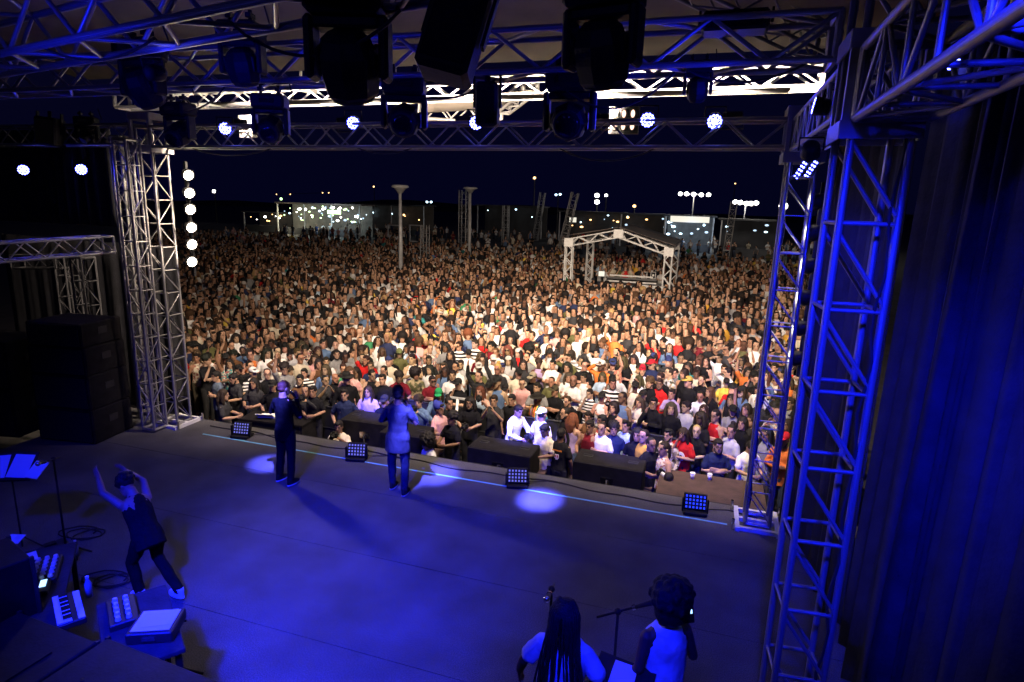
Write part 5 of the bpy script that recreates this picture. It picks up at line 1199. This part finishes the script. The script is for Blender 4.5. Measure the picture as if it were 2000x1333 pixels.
o, f = pit('crouching guard in a black tee with orange lettering at the right stage edge', 1305, 945, -.2, 'down', 2.8, 5, 'black', 'short', 'crop', crouch=.42, ymin=9.65)
back_print(o, f, (.6, .12, .03), (.55, .12, .08))
pit('bearded man in glasses and navy tee with arms crossed behind the brown platform', 1402, 872, .28, 'crossed', .25, 1, 'navy', 'short', 'short', beard=True, eyewear='glasses', ymin=10.75)
pit('person in a white tee looking down behind the right end of the brown platform', 1462, 890, .1, 'hold', .5, 2, 'white', 'short', 'short', ymin=10.75, nod=R(28))
pit('heavy man in grey tee behind the laptop at the left pit end', 462, 762, .28, 'hold', -.3, 2, 'charcoal', 'short', 'short', beard=True, ymin=11.05, nod=R(20), scale=1.02)
pit('man in a blue grey tee standing left of the laptop table', 425, 750, .33, 'crossed', -.5, 2, (.10, .13, .18), 'short', 'short', ymin=11.05)
pit('person with dark hair crouching in front of the laptop table', 436, 785, .1, 'hold', 2.0, 2, 'charcoal', 'short', 'wavy', 'dark brown', ymin=9.95, crouch=.05)

# more of the press and crew between barrier and stage
MORE = [(612, 778, .3, 'hold', .3, 3, 'black', 'short', 'short', 'black', {}), (600, 812, .0, 'cam', .4, 2, 'charcoal', 'long', 'crop', 'black', dict(camera='camera raised by the crew member behind the man in black')),
        (752, 790, .25, 'crossed', .1, 4, 'black', 'short', 'short', 'black', dict(wear='cap')), (876, 792, .25, 'pocket', .9, 3, 'black', 'long', 'bun', 'black', {}), (883, 850, -.05, 'hold', -.4, 5, 'black', 'short', 'curly', 'black', {}),
        (965, 782, .3, 'phone', .1, 2, 'charcoal', 'short', 'short', 'dark brown', {}), (1000, 778, .33, 'pocket', -.1, 3, 'black', 'short', 'short', 'black', {}), (1152, 842, .2, 'hold', -.3, 4, 'burgundy', 'tank', 'short', 'black', {}),
        (1175, 846, .2, 'crossed', -.2, 2, 'white', 'short', 'crop', 'dark brown', {}), (1198, 846, .2, 'down', .2, 3, 'navy', 'short', 'curly', 'black', {}), (1245, 858, .2, 'down', -.2, 3, 'black', 'short', 'wavy', 'black', {}), (535, 790, .2, 'pocket', .4, 3, 'black', 'short', 'short', 'black', dict(wear='cap')), (500, 800, .2, 'hold', .2, 3, 'charcoal', 'short', 'long', 'black', {})]
MLAB = ['crew member in black tee, hands held in front, right of the man in black', 'crew member in a charcoal top aiming a camera, low behind the man in black', 'pit guard in cap with crossed arms left of the man in the blazer', 'person with top bun in black jacket beside the head wrap wearer', 'curly haired person in black looking down between two pit speakers', 'person in charcoal tee with both hands up, before the red haired photographer', 'short haired pit worker in black, hands in pockets, left of the poncho',
        'person in a burgundy tank top left of the right pit speaker', 'person in a white tee with crossed arms behind the right pit speaker', 'curly haired person in a navy tee behind the right pit speaker', 'person with thick wavy hair in black beside the mustard shirt', 'pit guard in black cap right of the laptop table', 'long haired person in charcoal tee right of the laptop table']
for (px, py, z, pose, rz, sk, shc, sl, hr, hc_, ex), lb in zip(MORE, MLAB):
    pit(lb, px, py, z, pose, rz, sk, shc, sl, hr, hc_, ymin=10.95 if py < 840 or px > 1140 else 9.75, **ex)
# ------------------------------------------------------------------ audience
rnd = random.Random(21); NPR = np.random.RandomState(5)
# (px, py) of the face in the photograph's frame, shirt, sleeve, hair, hair colour, pose, skin, extras
N = [(1022,745,'pink','long','crop','dark brown','lean',1,{}),(990,755,'orange','short','short','black','lean',3,dict(wear='cap',fab='f_stripew')),(895,750,'black','short','short','black','chin',1,dict(wear='cap')),
(858,765,'denim blue','long','long','dark brown','lean',3,dict(wear='cap',wcol=(.02,.22,.08))),(841,722,'white','short','long','black','down',0,{}),(812,728,'olive','long','afro','black','lean',3,dict(fab='f_camo')),
(939,764,'pale blue','tank','long','reddish','cam',0,dict(camera='camera raised by the reddish haired person at the barrier')),(1050,757,'grey','short','short','black','crossed',1,{}),(1085,764,'black','short','short','black','crossed',3,dict(wear='cap',wcol=(.06,.05,.03))),(1115,780,'black','long','crop','dark brown','lean',0,dict(beard=True)),
(1044,733,'black','long','short','black','lean',4,dict(wear='cap',wcol=(.30,.26,.18))),(884,733,'white','short','short','black','down',2,dict(beard=True)),(900,712,'light grey','short','short','black','crossed',2,dict(beard=True)),(915,691,'white','short','short','black','down',1,dict(wear='cap',eyewear='shades')),(880,693,'black','long','long','black','down',2,{}),
(939,697,'burgundy','short','wavy','brown','down',1,{}),(831,667,'burgundy','long','afro','blond','clasp',2,{}),(1046,678,'white','short','crop','brown','hold',0,dict(eyewear='shades')),(1007,626,'white','short','curly','black','down',2,{}),(1056,610,'navy','short','short','black','pocket',3,dict(wear='cap',wcol=(.35,.3,.2))),
(809,610,'pale blue','short',None,'black','pocket',1,{}),(831,603,'olive','short','crop','black','down',3,{}),(853,667,'navy','long','short','black','raise',1,dict(wear='backcap')),(962,676,'black','long','long','black','down',1,{}),(985,680,'olive','short','short','black','down',2,dict(fab='f_floral')),
(997,665,'cream','long','crop','black','down',2,{}),(1008,685,'white','short','bob','dark brown','down',0,{}),(1021,712,'charcoal','long','long','dark brown','down',1,{}),(1080,712,'white','short','short','black','crossed',1,{}),(1141,738,'white','tank','short','black','down',3,{}),
(1137,707,'charcoal','short','crop','black','crossed',3,dict(fab='f_stripew')),(1152,769,'white','short','short','black','chin',1,dict(fab='f_stripek')),(1175,776,'white','tank','short','black','clasp',2,dict(wear='cap')),(1199,795,'black','tank','bob','black','chin',1,{}),(1217,777,'denim blue','tank','crop','black','chin',5,{}),
(1237,788,'cream','long','wavy','brown','chin',1,{}),(1256,772,'charcoal','short','short','dark brown','crossed',1,dict(wear='cap')),(1276,787,'black','long','short','black','chin',2,dict(eyewear='glasses')),(1148,815,'brown','tank','short','black','clasp',3,{}),(1177,822,'red','tank','short','black','clasp',4,dict(fab='f_stripew')),
(1222,832,'pale blue','long','quiff','black','down',1,{}),(1258,852,'mustard','short','crop','dark brown','down',2,{}),(1342,795,'light grey','short','short','black','down',2,{}),(1398,812,'red','tank','tail','black','crossed',2,dict(eyewear='glasses')),(1428,781,'black','tank','long','black','down',2,{}),
(1430,760,'red','long','curly','black','clasp',3,{}),(1450,826,'black','short','bob','black','down',1,{}),(1471,822,'charcoal','tank','long','dark brown','down',1,{}),(1477,842,'white','short','short','black','crossed',1,dict(beard=True)),(1428,842,'light grey','short','bun','black','chin',2,{}),
(1360,842,'black','short','crop','blond','hold',0,{}),(1307,850,'cream','long','quiff','black','down',1,dict(beard=True,fab='f_camo')),(1297,876,'cream','tank','tail','dark brown','hold',2,dict(fab='f_floral')),(1346,746,'black','short','short','black','down',1,dict(wear='cap',wcol=(.5,.33,.08))),(1373,771,'white','short','crop','black','lean',3,{}),
(1418,748,'yellow','short','short','black','hold',1,dict(wear='cap')),(1291,738,'black','short','short','dark brown','down',0,dict(eyewear='glasses')),(1318,729,'grey','short','quiff','black','down',1,{}),(1254,724,'white','short','short','black','down',1,dict(wear='beanie',wcol=(.4,.02,.04),beard=True)),(1240,755,'cream','tank','short','black','down',5,dict(wear='cap')),
(1388,766,'black','short','long','brown','down',1,{}),(1310,797,'black','long','wavy','brown','down',0,{}),(1420,735,'white','long','short','black','brow',1,{}),(522,735,'black','short','crop','dark brown','pocket',0,dict(eyewear='glasses')),(465,722,'black','short','short','black','hold',3,dict(wear='cap',print_=(.55,.03,.03))),
(493,728,'white','short','short','black','crossed',2,dict(wear='cap',wcol=(.6,.6,.6),fab='f_stripek')),(565,726,'olive','short','curly','dark brown','down',3,{}),(595,729,'white','long','short','black','crossed',2,dict(fab='f_stripek')),(565,696,'light grey','long','short','black','pocket',3,dict(beard=True)),(667,716,'green','tank','bun','dark brown','lean',1,{}),
(696,723,'cream','tank','long','black','lean',2,{}),(711,727,'black','tank','tail','black','lean',2,{}),(653,739,'black','short',None,'black','crossed',3,dict(beard=True)),(634,744,'charcoal','short','crop','black','phone',3,{}),(588,764,'brown','short','short','black','down',2,dict(beard=True)),
(748,741,'black','long','quiff','black','hold',1,{}),(637,722,'denim blue','long','long','brown','down',1,{}),(622,710,'brown','tank','bob','black','crossed',2,{}),(741,727,'white','short','tail','black','down',1,dict(eyewear='glasses')),(766,735,'burgundy','short','curly','black','lean',4,{}),
(1110,700,'olive','short','short','black','brow',2,{}),(1166,690,'white','short','short','black','raise',1,{}),(1195,742,'grey','short','short','black','chin',2,{}),(1270,690,'black','short','crop','black','both',2,{}),(1405,700,'white','short','short','black','brow',3,{}),(780,690,'olive','short','bob','black','down',2,dict(wear='cap',wcol=(.12,.14,.06)))]
placed = []      # (x, y, spec or None, scale)
def free(x, y, d): return all((x-a)**2+(y-b)**2 > d*d for a, b, *_ in placed)
crew = [(o.location.x, o.location.y) for o in bpy.data.objects if o.parent is None and o.get('category') == 'person']
for n in N:
    sc = .99+.05*sin(n[0]*1.7)
    p = atz(n[0], n[1], GROUND+1.60*sc)
    if p.x < -7.0 and p.y < 11.5: p = aty(n[0], n[1], 11.5)
    for k in range(6):
        hit = [(a, b) for a, b, *_ in placed if (p.x-a)**2+(p.y-b)**2 < .33**2]
        if not hit: break
        p += Vector((p.x-hit[0][0]+.01, p.y-hit[0][1]+.06, 0)).normalized()*.18
    placed.append((p.x, p.y, n, sc))
tc_ = tuple(((fl+fr)/2+dY*3)[:2])
def in_tent(x, y):
    v = Vector((x-fl.x, y-fl.y, 0)); a, b = v.dot(dX), v.dot(dY); return -.5 < a < (fr-fl).length+.5 and -.6 < b < dep+.6
rest = []; y = 11.2; row = 0
cy, sy = cos(YAW), sin(YAW)
while y < 100:
    dens = 1 if y < 36 else max(.04, 1-(y-34)/30)
    sx = .47 if y < 17 else .55 if y < 40 else .66; x = -60+.25*(row % 2)
    while x < 22:
        xx, yy = x+rnd.gauss(0, .10), y+rnd.gauss(0, .12); x += sx
        lim = 12.75 if -7.0 < xx < -.2 else (11.75 if xx <= -7.0 else 11.3)
        if yy < lim: continue
        v = Vector((xx, yy, .2))-CAM; d = v.dot(FW); px = 1000+1200*v.dot(RT)/d
        if px < 300 or px > 1660 or in_tent(xx, yy): continue
        if px < 520 and yy > 20 and rnd.random() < .15: continue
        if rnd.random() > dens: continue
        if yy < 24 and (not free(xx, yy, .40) or any((xx-a)**2+(yy-b)**2 < .2 for a, b in crew)): continue
        rest.append((xx, yy, px, d))
    y += .54 if y < 17 else .66 if y < 40 else .9; row += 1
rest.sort(key=lambda r: r[3])
NIND = 300-len(N)-len(crew)
near = [r for r in rest if 340 < r[2] < 1585][:NIND]; ns = set(near); far = [r for r in rest if r not in ns]
HP = {'short': 'short {} hair', 'crop': 'cropped {} hair', 'quiff': '{} quiff', 'curly': 'curly {} hair', 'afro': 'round {} afro', 'long': 'long straight {} hair', 'wavy': 'thick wavy {} hair', 'bob': '{} bob', 'bun': '{} top bun', 'tail': '{} ponytail', None: 'shaved head'}
WP = {'cap': 'peaked cap', 'backcap': 'backwards cap', 'beanie': 'beanie', 'hat': 'brimmed hat', 'wrap': 'head wrap'}
GP = {'short': 't-shirt', 'long': 'long sleeved top', 'tank': 'tank top'}; FP = {'fabric': '', 'f_stripew': 'white striped ', 'f_stripek': 'black striped ', 'f_camo': 'camouflage ', 'f_floral': 'patterned '}
labels = set()
def lab(shirt, sleeve, hair, hc, pose, fab, wear, beard, eye, extra=''):
    s = 'person with ' + ('' if wear else HP[hair].format(hc)) + (('a '+extra+WP[wear]) if wear else '')
    if beard: s += ' and beard'
    elif eye: s += ' and '+('glasses' if eye == 'glasses' else 'sunglasses')
    return s+' in '+shirt+' '+FP[fab]+GP[sleeve]+', '+POSES[pose][3]
YAWS = (-22, 0, 22)
GRP = 'audience standing in the front rows'
def pick(a, w): return rnd.choices(a, w)[0]
def add(x, y, spec, sc):
    base = Vector((x, y, GROUND)); ang = atan2(-2.5-x, 0-(5.5-y))   # face the stage performers
    face = atan2((-4.0-x), (y-7.0)); rz = face*1.0
    if spec:
        px, py, shirt, sleeve, hair, hc, pose, sk, ex = spec; ex = dict(ex)
        fab, wear, beard, eye, wcol = ex.get('fab', 'fabric'), ex.get('wear'), ex.get('beard', False), ex.get('eyewear'), ex.get('wcol', (.02,)*3)
        yaw = rnd.choice(YAWS)
    else:
        for _ in range(400):
            shirt = pick(SCN, SCW); sleeve = pick(['short', 'long', 'tank'], [.66, .2, .14]); pose = pick(['down', 'crossed', 'chin', 'clasp', 'raise', 'phone', 'hold', 'pocket', 'brow', 'both'], [.27, .2, .08, .1, .03, .03, .12, .1, .03, .02])
            fem = rnd.random() < .48
            hair = pick(['long', 'wavy', 'bob', 'bun', 'tail', 'curly', 'afro'], [.36, .2, .1, .08, .12, .1, .04]) if fem else pick(['short', 'crop', 'quiff', 'curly', None, 'afro'], [.45, .28, .1, .09, .04, .03])
            hc = pick(list(HC), [.52, .28, .13, .03, .04]); hc = hc if hair not in ('crop',) or hc != 'blond' else 'brown'
            wear = pick([None, 'cap', 'backcap', 'beanie', 'hat'], [.86, .08, .03, .02, .01]); beard = (not fem) and rnd.random() < .35; eye = pick([None, 'glasses', 'shades'], [.86, .11, .03]) if not beard else None
            fab = pick(['fabric', 'f_stripew', 'f_stripek', 'f_floral', 'f_camo'], [.86, .04, .035, .045, .02]); ex = {}
            if lab(shirt, sleeve, hair, hc, pose, fab, wear, beard, eye) not in labels: break
        sk = pick(range(7), SKW); yaw = rnd.choice(YAWS); wcol = rnd.choice([(.015,)*3, (.02,)*3, (.02,)*3, (.02,)*3, (.4, .02, .03), (.5, .48, .45), (.03, .04, .12)])
    wc = ''
    if wear: r_, g_, b_ = (wcol+(0, 0))[:3]; wc = 'white ' if min(r_, g_, b_) > .4 else 'red ' if r_ > .25 and g_ < .1 else 'green ' if g_ > 2*r_ else 'tan ' if r_ > .25 else 'navy ' if b_ > .1 else 'black '
    L = lab(shirt, sleeve, hair, hc, pose, fab, wear, beard, eye, wc)
    if len(L.split()) > 16: L = L.replace('white striped', 'striped').replace('black striped', 'striped').replace('dark brown', 'brown').replace('long sleeved top', 'sweater')
    if len(L.split()) > 16: L = L.replace('thick ', '').replace('straight ', '').replace('round ', '').replace(' at the chin', ' at chin').replace('held up in front', 'held up').replace('clasped at the chest', 'clasped')
    if len(L.split()) > 16: print('LONG', L)
    if L in labels:
        for side in ('at left', 'at right', 'at centre'):
            if L+', '+side not in labels: L = L+', '+side; break
    labels.add(L)
    hcol = tuple(c*rnd.uniform(.7, 1.3) for c in HC[hc]); sc_ = SC[shirt]; v = rnd.uniform(.85, 1.12); col = tuple(min(.85, c*v) for c in sc_)
    o = person(L, base, pose, yaw, rz+rnd.gauss(0, .16), sc, tuple(c*rnd.uniform(.9, 1.1) for c in SKINS[sk]), hair, hcol, col, sleeve, fab, wear, wcol, beard, eye, rnd.choice([(.03, .04, .07), (.02,)*3, (.06, .08, .13), (.12, .1, .07)]), GRP, rnd.uniform(.94, 1.04))
    f = proto(pose, yaw)[0]
    if ex.get('camera'): hold_camera(o, f, ex['camera'])
    if ex.get('print_'):
        k = MB(); 
        for i in range(5): k.box((-.085+.042*i, -.131+abs(i-2)*.006, 1.22), (.03, .008, .075+.012*(i % 2)))
        set_col(k.build('lettering_print', M['fabric'], o), ex['print_'])
    if pose == 'phone' and not spec:
        a, b = f.U @ Vector(f.armL[1]), f.U @ mir(f.armR[1]); w = o.matrix_basis @ ((a+b)*.5+Vector((0, -.06, .10)))
        r = thing('mobile_phone', 'phone held up by '+' '.join(L.split(',')[0].replace('person', 'one').split()[:12]), 'phone', w, (.1, 0, o.rotation_euler.z)); MB().box((0, 0, 0), (.15, .010, .075)).build('body', M['black'], r); MB().box((0, .006, 0), (.14, .002, .068)).build('screen', M['glass'], r)
for x, y, n, sc in placed: add(x, y, n, sc)
for x, y, px, d in near: add(x, y, None, rnd.choice((.97, 1.0, 1.03, 1.05, 1.08))*(.985+.03*rnd.random()))

# the rest of the crowd, one mass of low-detail people, colours stored per vertex
def lod_variant(pose, hair, wear, sleeve, yaw, level):
    f = Fig(pose, R(yaw), R(2)); mb = MB(); f.body(mb=mb, lo=True, legs=False); hm = f.headm
    if level == 0:
        for s in (-1, 1):
            for w, h, y, z in ((.027, .014, -.094, .012), (.036, .007, -.096, .043)): mb.add([hm @ Vector((s*.031+dx*w/2, y, z+dz*h/2)) for dx, dz in ((-1, -1), (1, -1), (1, 1), (-1, 1))], [(0, 1, 2, 3)], 1)
        mb.add([hm @ Vector((dx*.024, -.098, -.062+dz*.007)) for dx, dz in ((-1, -1), (1, -1), (1, 1), (-1, 1))], [(0, 1, 2, 3)], 5)
    f.shirt(sleeve, mb=mb, lo=True, mi=2)
    mb.loft([(.02, .13, -.09, .10), (.5, .15, -.10, .11), (.86, .165, -.11, .12)], 6, 3)
    if hair and not (wear and hair == 'afro'):
        h = hair_mb(hair, True); mb.add([hm @ Vector(p) for p in h.v], h.f, 4)
    if wear: h = hair_mb(wear, True); mb.add([hm @ Vector(p) for p in h.v], h.f, 6)
    v = np.array([tuple(p) for p in mb.v], dtype=np.float32); cv = np.zeros(len(v), dtype=np.int32)
    tri = []
    for fc, m in zip(mb.f, mb.m):
        for i in fc: cv[i] = m
        for k in range(1, len(fc)-1): tri.append((fc[0], fc[k], fc[k+1]))
    return v, np.array(tri, dtype=np.int32), cv
VAR = []
rv = random.Random(9)
for pose, n in (('down', 10), ('crossed', 8), ('chin', 2), ('clasp', 2), ('hold', 4), ('pocket', 5), ('raise', 1), ('brow', 1), ('phone', 1)):
    for i in range(n):
        VAR.append(lod_variant(pose, rv.choice(['short', 'crop', 'short', 'quiff', 'long', 'wavy', 'bob', 'tail', 'curly', 'long', 'bun', 'afro']), 'cap' if rv.random() < .12 else None, rv.choice(['short', 'short', 'short', 'long', 'tank']), rv.choice(YAWS), 0))
SW = np.cumsum(np.array(SCW)/sum(SCW)); KW = np.cumsum(np.array(SKW)/sum(SKW)); SCA = np.array([SC[k] for k in SCN]); SKA = np.array(SKINS); HCA = np.array([HC[k] for k in HC]); HW = np.cumsum([.52, .28, .13, .03, .04])
VV, TT, CC = [], [], []; off = 0
for x, y, px, d in far:
    v, t, cv = VAR[NPR.randint(len(VAR))]; a = atan2(-4.0-x, y-7.0)+NPR.normal(0, .2); s = NPR.uniform(.98, 1.14)*(1+.06*min(1, max(0, (y-16)/10))); c_, s_ = cos(a), sin(a)
    q = np.empty_like(v); q[:, 0] = (v[:, 0]*c_-v[:, 1]*s_)*s+x; q[:, 1] = (v[:, 0]*s_+v[:, 1]*c_)*s+y; q[:, 2] = v[:, 2]*s+GROUND
    sk = SKA[np.searchsorted(KW, NPR.rand())]*NPR.uniform(.9, 1.1); sh = SCA[min(19, np.searchsorted(SW, NPR.rand()))]*NPR.uniform(.8, 1.15); hr = HCA[min(4, np.searchsorted(HW, NPR.rand()))]
    pal = np.array([sk, sk*.16, sh, (.03, .035, .055), hr, sk*(.75, .5, .5), (.02, .02, .025) if NPR.rand() < .7 else (.5, .45, .4)]); VV.append(q); TT.append(t+off); CC.append(pal[cv]); off += len(v)
V, T, C4 = np.concatenate(VV), np.concatenate(TT), np.concatenate(CC)
me = bpy.data.meshes.new('crowd'); me.vertices.add(len(V)); me.vertices.foreach_set('co', V.ravel()); me.loops.add(T.size); me.loops.foreach_set('vertex_index', T.ravel()); me.polygons.add(len(T)); me.polygons.foreach_set('loop_start', np.arange(0, T.size, 3, dtype=np.int32)); me.polygons.foreach_set('use_smooth', np.ones(len(T), dtype=bool))
me.update(calc_edges=True)
at_ = me.color_attributes.new('cloth_colour', 'FLOAT_COLOR', 'POINT'); at_.data.foreach_set('color', np.concatenate([np.clip(C4, 0, .85), np.ones((len(C4), 1))], 1).astype(np.float32).ravel())
m = mat('crowd_cloth_and_skin', (.2, .2, .2), .8, spec=.2); nt = m.node_tree; an = nd(nt, 'ShaderNodeAttribute'); an.attribute_name = 'cloth_colour'; nt.links.new(an.outputs['Color'], nt.nodes['Principled BSDF'].inputs['Base Color']); me.materials.append(m)
tag(link('crowd', me), kind='stuff')
